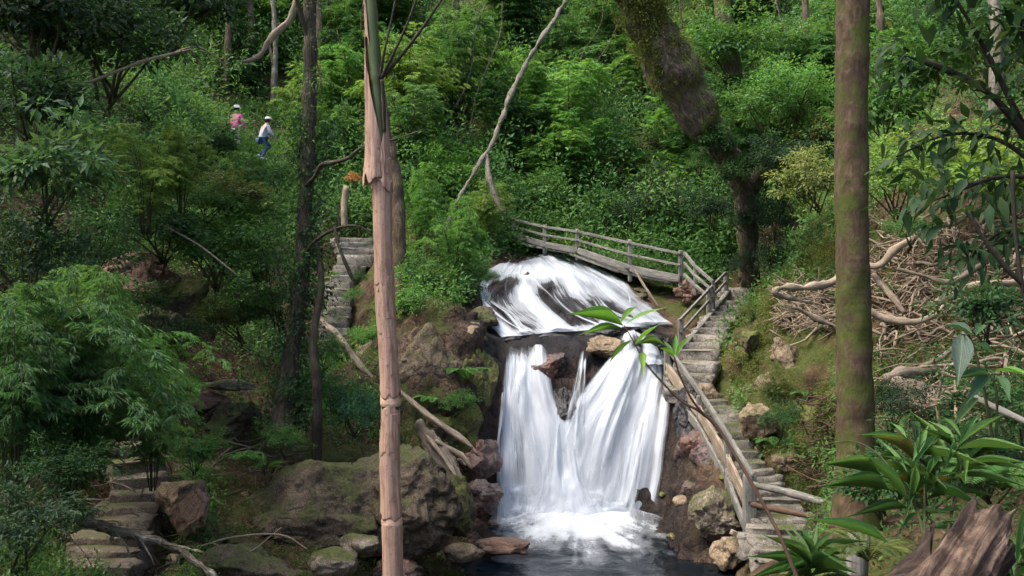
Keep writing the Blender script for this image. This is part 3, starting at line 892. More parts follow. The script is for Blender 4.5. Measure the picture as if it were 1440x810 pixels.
def foam():
    m, nt, out = _nt('foam')
    at = N(nt, 'ShaderNodeAttribute', attribute_name='cover')
    geo = N(nt, 'ShaderNodeNewGeometry')
    s = noise_tex(nt, mapping(nt, geo.outputs['Position'], (5, 2.2, 5)), 1.0, 6, .65, .6)
    a = mth(nt, 'ADD', at.outputs['Fac'], mth(nt, 'MULTIPLY', mth(nt, 'SUBTRACT', s, .5), .55))
    fine = noise_tex(nt, mapping(nt, geo.outputs['Position'], (26, 14, 20)), 1.0, 4, .7)
    a = mth(nt, 'ADD', a, mth(nt, 'MULTIPLY', mth(nt, 'SUBTRACT', fine, .5), .28))
    a = ramp(nt, a, [(.05, gray(0)), (.35, gray(.18)), (.7, gray(.65)), (1.15, gray(.98))], 'EASE')
    d = N(nt, 'ShaderNodeBsdfPrincipled'); d.inputs['Base Color'].default_value = (.60, .64, .67, 1); d.inputs['Roughness'].default_value = .7
    tr = N(nt, 'ShaderNodeBsdfTransparent')
    m2 = N(nt, 'ShaderNodeMixShader')
    nt.links.new(a, m2.inputs[0]); nt.links.new(tr.outputs[0], m2.inputs[1]); nt.links.new(d.outputs[0], m2.inputs[2])
    nt.links.new(m2.outputs[0], out.inputs[0])
    nu, nv = 130, 90
    U, Vv = np.meshgrid(np.linspace(-1, 1, nu), np.linspace(0, 1, nv))
    U, Vv = U.ravel(), Vv.ravel()
    y = 20.8 - Vv * 4.3
    x = 1.38 + U * (2.15 - .25 * Vv)
    rr = np.sqrt((U / 1.0) ** 2 + (Vv / .92) ** 2)
    nz = fbm(np.stack([x * 2, y * 1.4, 0 * x], 1), 4, 31)
    pol = np.arctan2(Vv + .05, U + 1e-6)
    cov = 1.32 - rr * 1.18 + .14 * nz + .22 * fbm(np.stack([pol * 7, rr * 1.4, 0 * x + 3], 1), 4, 41) * np.clip(rr * 1.6, 0, 1) + .08 * fbm(np.stack([x * 6, y * 1.5, 0 * x], 1), 3, 33) - .2 * Vv
    z = .045 + .30 * np.exp(-(Vv / .16) ** 2) * np.clip(1 - U ** 2, 0, 1) + .035 * np.clip(1.1 - rr, 0, 1) * (fbm(np.stack([x * 3.2, y * 3.2, 0 * x], 1), 4, 35) + .5)
    k = (np.arange(nv - 1)[:, None] * nu + np.arange(nu - 1)[None, :]).ravel()
    o = mk('foam_water', np.stack([x, y, z], 1), np.stack([k, k + nu, k + nu + 1, k + 1], 1), m, attrs={'cover': cov})
    tag(o, 'white foam spreading on the pool below the falls', None, kind='structure')
foam()
# ------------------------------------------------------------------ stone stairs
def staircase(name, label, path, n, width, m, seed, depth=.42, loose=.04):
    """steps laid along a path of photo points (px, py, d) that mark the middle of the treads"""
    c = spline(PL(path), n)
    t = thing(name, label, 'stairs', c[0])
    r = np.random.default_rng(seed)
    w = np.interp(np.linspace(0, 1, n), np.linspace(0, 1, len(width)), width)
    d = np.gradient(c, axis=0)
    for i in range(n):
        ax = np.array([d[i][0], d[i][1], 0])
        R = frame(ax)
        hgt = r.uniform(.28, .38)
        ctr = c[i] + R[:, 0] * .10 - np.array([0, 0, hgt / 2]) + R[:, 1] * r.normal(0, loose)
        V, F, uv = box(ctr, (depth + r.uniform(0, .1), w[i] * r.uniform(.9, 1.08), hgt), R, .055, .13, seed * 50 + i)
        V = V + np.stack([fbm(V * 5 + seed, 2, seed)] * 3, 1) * np.array([.03, .03, .016])
        mk('step', V, F, m, t)
    return t

staircase('stone_stairs', 'upper flight of narrow stone steps beside the grey handrail above the falls', STAIR_PATHS['upper'][0], 12, STAIR_PATHS['upper'][1], STEP_M, 1, .5)
staircase('stone_stairs', 'broad worn stone landing between the two flights of steps', STAIR_PATHS['landing'][0], 3, STAIR_PATHS['landing'][1], STEP_PALE, 2, .75)
staircase('stone_stairs', 'lower flight of pale stone steps beside the plank railing', STAIR_PATHS['lower'][0], 20, STAIR_PATHS['lower'][1], STEP_PALE, 3, .46)
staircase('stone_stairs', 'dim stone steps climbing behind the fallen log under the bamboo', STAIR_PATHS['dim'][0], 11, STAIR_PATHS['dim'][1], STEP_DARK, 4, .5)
staircase('stone_stairs', 'steep sunlit steps between the ivy clad trunk and the bamboo culm', STAIR_PATHS['sunlit'][0], 13, STAIR_PATHS['sunlit'][1], STEP_PALE, 5, .5)

# ------------------------------------------------------------------ footbridge with railing
def rail_set(name, label, cat, posts, rails, m, pw=.12, rw=.075, seed=0, parts=()):
    t = thing(name, label, cat, posts[0][0])
    for i, (a, b) in enumerate(posts):
        g = Geo().add(*beam(a, b, pw, pw, .02, seed + i))
        g.build('post', m, t)
    for i, (pts, w, h) in enumerate(rails):
        g = Geo()
        for k in range(len(pts) - 1):
            g.add(*beam(pts[k], pts[k + 1], w, h, .03, seed + 40 + i * 7 + k))
        g.build('rail', m, t)
    for nm, g, mm in parts: g.build(nm, mm, t)
    return t

bp = [(702, 300, 336, 31.6), (723, 306, 342, 30.9), (766, 316, 357, 29.9), (812, 322, 366, 29.2), (886, 337, 396, 28.0), (957, 352, 410, 27.0)]
posts = [(P(x, b, d), P(x, a, d)) for x, a, b, d in bp]
def lift(k): return [P(x, a + (b - a) * k, d - .09) for x, a, b, d in bp]
deck = Geo()
bd = [P(x, a + (b - a) * .78, d + .55) for x, a, b, d in bp]
for k in range(len(bd) - 1): deck.add(*beam(bd[k], bd[k + 1], 1.05, .07, .03, k))
kick = Geo()
kb = [P(x, a + (b - a) * .68, d - .1) for x, a, b, d in bp]
for k in range(len(kb) - 1): kick.add(*beam(kb[k], kb[k + 1], .06, .17, .03, k + 9))
rail_set('footbridge', 'weathered wooden footbridge with two railed posts behind the upper cascade', 'footbridge', posts,
         [(lift(.08), .05, .07), (lift(.36), .045, .06)], WOOD_GREY, .115, seed=60, parts=[('walkway', deck, WOOD_GREY), ('edge_beam', kick, WOOD_GREY)])
# railing from the footbridge corner down to the head of the stairs
cp = [(962, 354, 402, 26.9), (978, 374, 416, 26.4), (1003, 396, 436, 25.6)]
posts = [(P(x, b, d), P(x, a, d)) for x, a, b, d in cp[1:]]
def lift2(k): return [P(x, a + (b - a) * k, d - .06) for x, a, b, d in cp]
rail_set('handrail', 'short grey handrail dropping from the footbridge corner', 'railing', posts, [(lift2(.02), .06, .08), (lift2(.33), .05, .07), (lift2(.66), .05, .08)], WOOD_GREY, .09, seed=80)
# handrail of the upper flight
hp = [(1021, 382, 418, 27.0), (997, 406, 450, 25.4), (957, 448, 500, 23.3)]
posts = [(P(x, b, d), P(x, a, d)) for x, a, b, d in hp]
def lift3(k): return [P(x, a + (b - a) * k, d - .08) for x, a, b, d in hp]
st = Geo()
sb = [P(x + 5, a + (b - a) * .84, d + .1) for x, a, b, d in hp]
for k in range(2): st.add(*beam(sb[k], sb[k + 1], .12, .24, .02, k))
rail_set('handrail', 'grey double handrail climbing beside the upper flight of steps', 'railing', posts, [(lift3(.03), .05, .075), (lift3(.38), .045, .065)], WOOD_GREY, .12, seed=90, parts=[('stringer', st, WOOD_GREY)])

# plank railing of the lower flight
lp = [(938, 492, 552, 22.0), (984, 556, 612, 20.2), (1024, 618, 690, 18.3), (1054, 668, 772, 16.7)]
posts = [(P(x, b, d), P(x, a, d)) for x, a, b, d in lp]
t = thing('plank_railing', 'heavy weathered plank railing slanting down between falls and steps', 'railing', posts[-1][0])
for i, (a, b) in enumerate(posts):
    Geo().add(*beam(a, b, .2 if i == 3 else .13, .2 if i == 3 else .13, .02, 100 + i)).build('post', WOOD_GREY, t)
for nm, k, w, h, m, dx in (('rail', .02, .07, .10, WOOD_GREY, 4), ('plank', .44, .06, .25, WOOD_PALE, 0), ('plank', .80, .06, .18, WOOD_GREY, -2)):
    pts = [P(x + dx, a + (b - a) * k, d - .1) for x, a, b, d in lp]
    g = Geo()
    for q in range(3): g.add(*beam(pts[q], pts[q + 1], w, h, .04, 110 + q + int(k * 50)))
    g.build(nm, m, t)
Geo().add(*beam(P(1028, 748, 16.55), P(1060, 763, 16.6), .10, .09, .02, 130)).build('cross_bar', WOOD_PALE, t)

def pole(name, label, cat, pts, rad, m, seed=0, sides=9, amp=.012, fr=8, parts=(), group=None, n=None, flat=1.0, pname='pole'):
    c = PL(pts)
    V, F, uv = tube(c, rad, sides, n, amp, fr, seed, flat=flat)
    if not parts:
        return tag(mk(name, V, F, m, None, uv=uv, origin=c[0]), label, cat, group)
    t = thing(name, label, cat, c[0], group)
    mk(pname, V, F, m, t, uv=uv)
    for nm, pp, rr in parts:
        V, F, uv = tube(PL(pp), rr, 7, None, amp * .5, fr, seed + 3)
        mk(nm, V, F, m, t, uv=uv)
    return t

pole('wooden_pole', 'grey pole laid across the foot of the steps to the mossy trunk', 'pole', [(1060, 682, 16.0), (1110, 693, 15.4), (1158, 706, 14.8), (1192, 708, 14.4)], [.05, .065, .06, .045], WOOD_GREY, 3)
pole('wooden_pole', 'lower dark pole lying across the steps under the grey pole', 'pole', [(1058, 710, 15.9), (1100, 718, 15.4), (1140, 726, 15.0), (1180, 732, 14.6)], [.04, .05, .045, .04], WOOD_BROWN, 4)
pole('wooden_pole', 'thin dead stick leaning against the embankment under the footbridge', 'stick', [(893, 380, 26.9), (908, 405, 26.3), (928, 434, 25.9)], [.04, .035, .02], WOOD_ROOT, 5)
pole('wooden_post', 'short pale post half hidden beside the head of the sunlit steps', 'post', [(485, 322, 27.9), (484, 292, 27.9), (487, 262, 28.0)], [.10, .10, .09], WOOD_PALE, 6)
pole('wooden_post', 'grey stub post in the leaves at the mossy trunk foot', 'post', [(1206, 810, 6.1), (1206, 780, 6.1), (1208, 752, 6.1)], [.07, .07, .065], WOOD_GREY, 7)

# ------------------------------------------------------------------ fallen wood
pole('fallen_log', 'long pale barked log fallen across the dim stone steps', 'log',
     [(-60, 700, 10.2), (20, 707, 10.0), (70, 714, 9.9), (120, 733, 9.8), (170, 748, 9.7), (235, 766, 9.6), (275, 790, 9.4), (320, 825, 9.2)],
     [.068, .064, .066, .056, .052, .045, .032, .024], BARK_LOG, 8, 12, .022, 9, n=80, pname='stem',
     parts=[('branch', [(60, 716, 9.9), (95, 752, 9.7), (120, 780, 9.6), (136, 812, 9.5)], [.014, .011, .006]),
            ('branch', [(158, 744, 9.7), (178, 768, 9.5), (184, 795, 9.4)], [.015, .011, .005]), ('branch', [(195, 755, 9.65), (214, 786, 9.5), (222, 815, 9.4)], [.009, .007, .004]), ('branch', [(30, 709, 10.0), (58, 738, 9.9), (70, 770, 9.8)], [.010, .008, .004]),
            ('branch', [(228, 764, 9.6), (258, 770, 9.3), (290, 778, 9.0)], [.018, .013, .007])])
# splintered driftwood wedged against the cliff
t = thing('driftwood', 'splintered bleached driftwood wedged on the rocks left of the falls', 'driftwood', P(650, 690, 18.0))
V, F, uv = tube(PL([(588, 598, 18.9), (610, 625, 18.6), (632, 655, 18.2), (652, 695, 17.8)]), [.10, .17, .15, .07], 14, 30, .07, 5, 5, prof=lambda th, s: 1 + .25 * np.cos(3 * th + s * 3))
mk('trunk', V, F, WOOD_ROOT, t, uv=uv)
for q, rr in (([(560, 548, 19.5), (592, 578, 19.0), (632, 606, 18.6), (664, 630, 18.4)], [.03, .05, .045, .02]),
              ([(575, 560, 19.4), (610, 588, 19.0), (650, 615, 18.7), (672, 640, 18.5)], [.03, .045, .04, .02]),
              ([(600, 612, 18.5), (628, 650, 18.0), (655, 692, 17.6)], [.03, .05, .02]),
              ([(590, 672, 17.4), (620, 678, 17.4), (648, 694, 17.4)], [.02, .03, .025]),
              ([(612, 620, 18.4), (648, 640, 18.2), (664, 660, 18.1)], [.03, .05, .02])):
    V, F, uv = tube(PL(q), rr, 7, None, .02, 9, len(q))
    mk('root', V, F, WOOD_PALE if rr[0] > .025 else WOOD_ROOT, t, uv=uv)
pole('dead_branch', 'pale dead branch slanting from the sunlit steps to the culm', 'branch', [(452, 452, 22.5), (480, 478, 22.0), (505, 512, 21.6), (540, 548, 21.2)], [.07, .085, .07, .05], WOOD_PALE, 12, amp=.03)
pole('dead_branch', 'long bleached twig arching over the dark upper left slope', 'branch', [(78, 134, 15.5), (140, 110, 15.7), (205, 85, 16.0), (268, 70, 16.4)], [.010, .022, .028, .018], WOOD_PALE, 13, amp=.008,
     parts=[('twig', [(230, 80, 16.1), (272, 66, 16.5), (300, 78, 16.8), (322, 98, 17)], [.018, .014, .006]), ('twig', [(268, 70, 16.4), (282, 92, 16.6), (276, 104, 16.7)], [.016, .014, .006])], pname='stem')
pole('dead_branch', 'forked pale branch high beside the ivy clad trunk', 'branch', [(340, 88, 20), (365, 78, 20), (382, 52, 20), (408, 26, 20), (420, -20, 20)], [.03, .055, .065, .06, .06], WOOD_PALE, 14, amp=.02,
     parts=[('twig', [(378, 60, 20), (381, 75, 20), (383, 92, 20)], [.035, .03, .02])], pname='stem')
pole('fallen_twig', 'thin grey twig lying over the big dark boulder', 'twig', [(282, 768, 13.8), (330, 755, 14.0), (395, 752, 14.1), (432, 772, 13.9)], [.012, .014, .012, .007], WOOD_PALE, 15, 6, .004,
     parts=[('twig', [(300, 764, 13.8), (345, 778, 13.6), (395, 742, 13.9)], [.008, .008, .004])], pname='stem')
pole('fallen_twig', 'slender pale twig across the shaded crag above the boulders', 'twig', [(232, 318, 15.6), (280, 345, 15.2), (335, 388, 14.8)], [.012, .015, .008], WOOD_ROOT, 16, 6, .004)

# ------------------------------------------------------------------ roots and dead wood of the right bank
roots = [
    ('hooked pale root jutting left over the mossy bank', [(1190, 378, 13.2), (1172, 396, 13.0), (1135, 404, 12.8), (1102, 404, 12.7), (1089, 411, 12.6), (1104, 418, 12.7), (1140, 425, 12.9)], [.07, .06, .042, .038, .042, .032, .024]),
    ('stout knotted root rising right of the mossy trunk', [(1212, 372, 12.6), (1238, 372, 12.5), (1256, 352, 12.5), (1285, 334, 12.6), (1296, 322, 12.8)], [.05, .075, .085, .06, .03]),
    ('long pale root running level right of the mossy trunk', [(1218, 436, 12.0), (1250, 450, 11.9), (1285, 452, 11.8), (1312, 444, 11.8), (1330, 425, 12)], [.05, .065, .06, .05, .03]),
    ('wavy root crossing the brush pile to the frame edge', [(1262, 378, 12.9), (1300, 388, 12.7), (1335, 397, 12.6), (1368, 380, 12.8), (1410, 352, 13.0)], [.04, .055, .06, .05, .03]),
    ('thick dead branch on the lower brush pile', [(1312, 430, 11.7), (1345, 410, 11.6), (1375, 402, 11.6), (1420, 398, 11.8), (1470, 385, 12)], [.05, .07, .075, .06, .05]),
    ('dark diagonal root between two pale ones', [(1228, 386, 12.7), (1250, 412, 12.4), (1272, 440, 12.1)], [.04, .05, .03]),
    ('thin fork of root propped over the pile', [(1290, 402, 12.4), (1282, 425, 12.2), (1278, 448, 12.0)], [.022, .03, .02]),
    ('pale curved branch above the reddish log', [(1285, 522, 10.4), (1320, 505, 10.4), (1345, 487, 10.6), (1352, 480, 10.7)], [.03, .04, .035, .02]),
    ('rootlet loop hanging under the hooked root', [(1115, 432, 12.6), (1148, 448, 12.6), (1178, 462, 12.5), (1196, 490, 12.4)], [.02, .035, .03, .015]),
    ('grey stick leaning out of the brush pile', [(1380, 330, 13.4), (1350, 352, 13.0), (1322, 338, 13.2)], [.03, .035, .02]),
    ('weathered branch half buried below the leaning stick', [(1345, 372, 12.8), (1392, 338, 13.0), (1438, 325, 13.2)], [.03, .05, .04]),
    ('twisted root at the upper rim of the brush pile', [(1240, 330, 13.8), (1275, 312, 13.8), (1330, 318, 13.8), (1372, 300, 14)], [.03, .04, .035, .02]),
]
for i, (lab, pts, rad) in enumerate(roots):
    if i not in (0, 8):        # the roots lie on the bank
        pts = [(a, b, (lambda h: d if h is None else min(h[1] - .22, d + 1.2))(cast(a, b)[0])) for a, b, d in pts]
        rad = [x * .78 for x in rad]
    pole('dead_root', lab, 'root', pts, rad, WOOD_PALE if i in (0, 1, 2, 4) else WOOD_ROOT, 30 + i, 9, .022, 7, n=len(pts) * 7)
pole('log', 'thick pale broken log on the right bank', 'log', [(1252, 546, 9.6), (1280, 556, 9.5), (1310, 566, 9.4), (1334, 574, 9.3)], [.10, .125, .13, .115], WOOD_ROOT, 50, 14, .05, 6, n=26)
pole('log', 'thin log with a reddish broken end above the pale log', 'log', [(1248, 532, 9.8), (1280, 524, 9.9), (1322, 520, 10.0)], [.055, .06, .05], WOOD_ROOT, 51, 10, .03, 7, n=20)
pole('log', 'grey stick pointing out of the bank behind the tall leaves', 'stick', [(1372, 560, 6.2), (1410, 578, 6.0), (1450, 596, 5.8)], [.02, .022, .02], WOOD_GREY, 52, 8, .006)

# brush: twigs nobody could count
def brush(name, label, n, area, seed, m, lmin=.25, lmax=.9, rad=.011, lift=.25):
    r = np.random.default_rng(seed)
    Vs, Fs, UVs, c = [], [], [], 0
    k = 0
    while k < n:
        x0, y0, x1, y1 = area[r.integers(len(area))]
        h, nn = cast(r.uniform(x0, x1), r.uniform(y0, y1))
        if h is None: continue
        p = h + nn * r.uniform(0, lift)
        d = nrmz(r.normal(0, 1, 3) * np.array([1, .7, .5]))
        L = r.uniform(lmin, lmax)
        q = [p - d * L / 2, p + nrmz(r.normal(0, 1, 3)) * L * .12, p + d * L / 2]
        rr = rad * r.uniform(.6, 1.7)
        V, F, uv = tube(q, [rr, rr, rr * .4], 5, 5, 0)
        Vs.append(V); Fs += [[i + c for i in f] for f in F]; UVs.append(uv); c += len(V)
        k += 1
    o = mk(name, np.concatenate(Vs), Fs, m, uv=np.concatenate(UVs))
    return tag(o, label, None, kind='stuff')
brush('brush_debris', 'tangled heap of dead twigs and rootlets on the right bank', 1150, [(1225, 310, 1440, 470), (1225, 340, 1440, 440), (1100, 405, 1180, 470), (1100, 405, 1180, 470), (1240, 470, 1440, 600)], 5, WOOD_PALE)
rq = np.random.default_rng(41)
k = 0
while k < 52:
    a, b = rq.uniform(1110, 1440), rq.uniform(318, 472)
    if a < 1225 and not (395 < b < 470 and a < 1180): continue
    if 1180 < a < 1225: continue
    h, nn = cast(a, b)
    if h is None: continue
    ang = rq.uniform(0, math.pi); Lp = rq.uniform(18, 80)
    q = []
    for u in np.linspace(-1, 1, 8):
        xx, yy = a + math.cos(ang) * Lp * u + rq.normal(0, 5), b + math.sin(ang) * Lp * .55 * u + rq.normal(0, 6)
        hh, _ = cast(xx, yy)
        q.append((xx, yy, min(hh[1] if hh is not None else h[1], h[1] + .8) - rq.uniform(.12, .35)))
    rr = rq.uniform(.010, .036)
    pole('dead_root', 'crooked dead root, one of many tangled on the right bank', 'root', q, [rr * .6, rr, rr * 1.1, rr * .8, rr * .3], WOOD_PALE if k % 3 == 0 else WOOD_ROOT, 200 + k, 8, .016, 9, group='tangled roots of the right bank', n=26)
    k += 1
brush('twig_debris', 'dark fallen twigs over the right bank', 260, [(1225, 300, 1470, 640), (1130, 560, 1180, 690)], 6, WOOD_BROWN, .2, .7, .009)
brush('twig_litter_debris', 'loose twigs on the shaded left slope', 150, [(150, 60, 400, 420), (280, 560, 420, 700), (90, 640, 300, 800)], 7, WOOD_ROOT, .3, 1.1, .010, .4)

# ------------------------------------------------------------------ broken log close to the eye
def broken_log():
    base = P(1222, 985, 2.35); end = P(1352, 782, 2.85)
    t = thing('broken_log', 'torn rotten log with a split hollow end under the lance leaved plant', 'log', base)
    ax = nrmz(end - base)
    L = np.linalg.norm(end - base)
    X = nrmz(np.cross(ax, (0, 0, 1))); Y = np.cross(X, ax)      # X to the right, Y up
    nth, ns = 120, 90
    th = np.linspace(-math.pi, math.pi, nth, endpoint=False)     # 0 = up
    V, UV, core = [], [], []
    for s in np.linspace(0, 1, ns):
        r = .132 + .012 * np.sin(2 * th + 1) + .006 * np.sin(5 * th)
        g = np.exp(-((th + .35 + .25 * s) / .42) ** 2)            # the torn hollow on the upper left side
        g2 = np.exp(-((th - .30) / .13) ** 2)
        depth = .80 * min(1, max(0, (s - .45) / .35))
        rr = r * (1 - depth * g - .15 * depth * g2)
        jag = .05 * ridged(np.stack([th * 2.6, 0 * th + 3, 0 * th], 1), 3, 4)
        rim = L * s + s ** 4 * (.17 * np.exp(-((th - .75) / .42) ** 2) + .06 * np.exp(-((th + 1.3) / .3) ** 2) - .14 * g + jag)
        pt = base + ax * rim[:, None] + (np.sin(th) * rr)[:, None] * X + (np.cos(th) * rr)[:, None] * Y
        V.append(pt); UV.append(np.stack([th * .15, rim], 1))
        core.append(np.clip(np.exp(-((th - .72) / .45) ** 2) * 1.0 + .85 * np.exp(-((th + .15) / .55) ** 2) * (s < .8), 0, 1) * min(1, s * 1.6))
    V = np.concatenate(V); UV = np.concatenate(UV)
    ctr = base + ax * ((V - base) @ ax)[:, None]
    o_ = nrmz(V - ctr)
    along = np.stack([UV[:, 0] * 34, UV[:, 1] * 2.2, 0 * UV[:, 0]], 1)
    V = V + o_ * (.011 * fbm(along, 4, 2) + .007 * ridged(along * np.array([2.2, 1.5, 1]), 2, 6) + .006 * fbm(V * 12, 3, 3))[:, None]
    F = []
    for i in range(ns - 1):
        for j in range(nth):
            k = (j + 1) % nth
            F.append([i * nth + j, (i + 1) * nth + j, (i + 1) * nth + k, i * nth + k])
    hole = len(V)
    V = np.vstack([V, (base + ax * L * .55)[None]]); UV = np.vstack([UV, [[0, 0]]])
    for j in range(nth): F.append([(ns - 1) * nth + j, hole, (ns - 1) * nth + (j + 1) % nth])
    core = np.concatenate(core + [np.zeros(1)])
    m, nt, out = _nt('torn_log')
    tc = N(nt, 'ShaderNodeTexCoord')
    at = N(nt, 'ShaderNodeAttribute', attribute_name='core')
    uv = mapping(nt, tc.outputs['UV'], (95, 6, 1))
    a = noise_tex(nt, uv, 1, 8, .65, .5); b = noise_tex(nt, tc.outputs['Object'], 14, 9, .75)
    bark = ramp(nt, a, [(.3, (.010, .007, .006)), (.5, (.035, .022, .016)), (.72, (.10, .07, .05))])
    wood = ramp(nt, mth(nt, 'ADD', mth(nt, 'MULTIPLY', a, .5), mth(nt, 'MULTIPLY', b, .5)), [(.36, (.02, .013, .009)), (.48, (.085, .055, .038)), (.64, (.23, .16, .112))])
    f = mth(nt, 'ADD', at.outputs['Fac'], mth(nt, 'MULTIPLY', mth(nt, 'SUBTRACT', b, .5), 1.3))
    c = mixc(nt, ramp(nt, f, [(.4, gray(0)), (.6, gray(1))]), bark, wood)
    principled(nt, out, c, .85, mth(nt, 'ADD', a, b), .8, .02, .2)
    mk('log_shell', V, F, m, t, uv=UV, attrs={'core': core})
    for k, (q, rr) in enumerate(() and (([(1286, 800, 2.6), (1298, 752, 2.65), (1306, 712, 2.7)], [.03, .026, .008]),
                                 ([(1312, 800, 2.7), (1322, 750, 2.75), (1324, 706, 2.8)], [.03, .022, .007]),
                                 ([(1262, 800, 2.6), (1285, 760, 2.62), (1310, 742, 2.7)], [.03, .026, .010]))):
        V, F, uv = tube(PL(q), rr, 7, 12, .006, 20, k)
        mk('splinter', V + nrmz(rng.normal(0, 1, V.shape)) * .004, F, WOOD_ROT, t, uv=uv)
broken_log()
# ------------------------------------------------------------------ leaves
LEAF = m_leaf('broad_leaf')
LEAF_NEAR = m_leaf('near_leaf', transl=.35, rough=.5, var=.6, base=.65, spec=.14)
def veined(m):
    """fine parallel veins and a pale midrib for leaves seen close"""
    nt = m.node_tree
    p = next(n for n in nt.nodes if n.type == 'BSDF_PRINCIPLED')
    src = p.inputs['Base Color'].links[0].from_socket
    tc = N(nt, 'ShaderNodeTexCoord')
    sx = N(nt, 'ShaderNodeSeparateXYZ'); nt.links.new(tc.outputs['UV'], sx.inputs[0])
    s = mth(nt, 'ABSOLUTE', sx.outputs[1])
    st = mth(nt, 'SINE', mth(nt, 'MULTIPLY_ADD', s, 95.0, mth(nt, 'MULTIPLY', sx.outputs[0], 6.0)))
    rib = ramp(nt, s, [(0, gray(.55)), (.045, gray(0))])
    blot = noise_tex(nt, tc.outputs['Object'], 28, 5, .7)
    c = mixc(nt, ramp(nt, blot, [(.35, gray(.4)), (.6, gray(0))]), src, mixc(nt, 1.0, src, (.45, .5, .4), 'MULTIPLY'))
    c = mixc(nt, mth(nt, 'MULTIPLY_ADD', st, .12, .12), c, mixc(nt, 1.0, c, (.55, .62, .5), 'MULTIPLY'))
    c = mixc(nt, rib, c, (.20, .30, .10))
    nt.links.new(c, p.inputs['Base Color'])
    b = N(nt, 'ShaderNodeBump'); b.inputs['Strength'].default_value = .35; b.inputs['Distance'].default_value = .002
    nt.links.new(mth(nt, 'ADD', st, mth(nt, 'MULTIPLY', blot, 2.0)), b.inputs['Height']); nt.links.new(b.outputs[0], p.inputs['Normal'])
    return m
LEAF_VEIN = veined(m_leaf('veined_leaf', transl=.32, rough=.48, var=.5, base=.72, spec=.25))
LEAF_BAM = m_leaf('bamboo_leaf', transl=.40, rough=.5, var=.8, base=.62, spec=.25)
STEM = m_bark('plant_stem', (.02, .02, .008), (.05, .055, .02), (.10, .10, .04), su=10, sv=4, cracks=False)
TWIG = m_bark('dark_twig', (.012, .010, .007), (.03, .024, .016), (.06, .05, .035), su=10, sv=4, cracks=False)

T_DIA = (np.array([[0, 0, 0], [.38, .5, .07], [1, 0, -.10], [.38, -.5, .07]]), np.array([[0, 1, 2], [0, 2, 3]]))
def _lance(n=7, droop=.22, peak=.38, fold=.10):
    v, f = [], []
    for i in range(n):
        t = i / (n - 1)
        w = .5 * (math.sin(math.pi * t ** (math.log(.5) / math.log(peak))) ** 1.5) if 0 < t < 1 else .02
        z = -droop * t * t
        v += [[t, w, z + fold * w], [t, 0, z], [t, -w, z + fold * w]]
    for i in range(n - 1):
        a = i * 3
        f += [[a, a + 1, a + 4, a + 3], [a + 1, a + 2, a + 5, a + 4]]
    return np.array(v), np.array(f)
T_LANCE = _lance()
T_SOFT = _lance(4, .25, .4)


def leaves(pos, d, up, L, W, rnd, tpl):
    """many leaves at once -> verts, faces, rnd per vertex"""
    tv, tf = tpl
    d = nrmz(d)
    side = nrmz(np.cross(up, d) + 1e-6)
    nn = np.cross(d, side)
    L = np.broadcast_to(np.asarray(L, float), (len(pos),)); W = np.broadcast_to(np.asarray(W, float), (len(pos),))
    v = pos[:, None, :] + d[:, None, :] * (tv[None, :, 0:1] * L[:, None, None]) + side[:, None, :] * (tv[None, :, 1:2] * W[:, None, None]) + nn[:, None, :] * (tv[None, :, 2:3] * L[:, None, None])
    n, k = len(pos), len(tv)
    f = tf[None] + (np.arange(n) * k)[:, None, None]
    return v.reshape(-1, 3), f.reshape(-1, tf.shape[1]), np.repeat(rnd, k)


def unit(r, n): return nrmz(r.normal(0, 1, (n, 3)))


def bush_cloud(r, nclump, per, size, leafL, leafW, squash=1.0, clump_r=.2, hollow=.35, low=-.2):
    """leaf clumps through an uneven ellipsoid; returns pos, d, up, L, W, rnd, clump centres"""
    c = unit(r, nclump)
    c[:, 2] = np.where(c[:, 2] < low, -c[:, 2] * .6, c[:, 2])
    rad = hollow + (1 - hollow) * r.random(nclump) ** .6
    lump = 1 + .62 * fbm(c * 1.9 + r.random() * 50, 3, 5)
    c = c * (rad * lump)[:, None] * np.asarray(size)
    k = np.repeat(np.arange(nclump), per)
    off = unit(r, len(k)) * (r.random(len(k)) ** .5 * clump_r)[:, None]
    off[:, 2] *= .6
    pos = c[k] + off
    outw = nrmz(c / np.asarray(size))
    d = nrmz(outw[k] * .5 + nrmz(off) * .8 + unit(r, len(k)) * .45 + np.array([0, 0, -.28]))
    up = nrmz(np.array([0, 0, 1.0]) + outw[k] * .5 + unit(r, len(k)) * .5)
    cr = r.random(nclump)
    rnd = np.clip(cr[k] * .55 + r.random(len(k)) * .45, 0, 1)
    L = leafL * r.uniform(.6, 1.3, len(k))
    return pos, d, up, L, L * (leafW / leafL), rnd, c


def proto_bush(seed, nclump=70, per=22, size=(1, 1, 1), leafL=.13, leafW=.065, clump_r=.22, stems=7, **kw):
    r = np.random.default_rng(seed)
    pos, d, up, L, W, rnd, c = bush_cloud(r, nclump, per, size, leafL, leafW, clump_r=clump_r, **kw)
    pos[:, 2] += size[2] * .55; c = c + np.array([0, 0, size[2] * .55])
    v, f, rr = leaves(pos, d, up, L, W, rnd, T_DIA)
    g = Geo()
    for i in range(stems):
        e = c[r.integers(len(c))]
        g.add(*tube([np.array([0, 0, -.15]) + r.normal(0, .06, 3), e * .5 + r.normal(0, .08, 3), e], [.022, .015, .006], 5, 7))
    return (v, f, rr), g


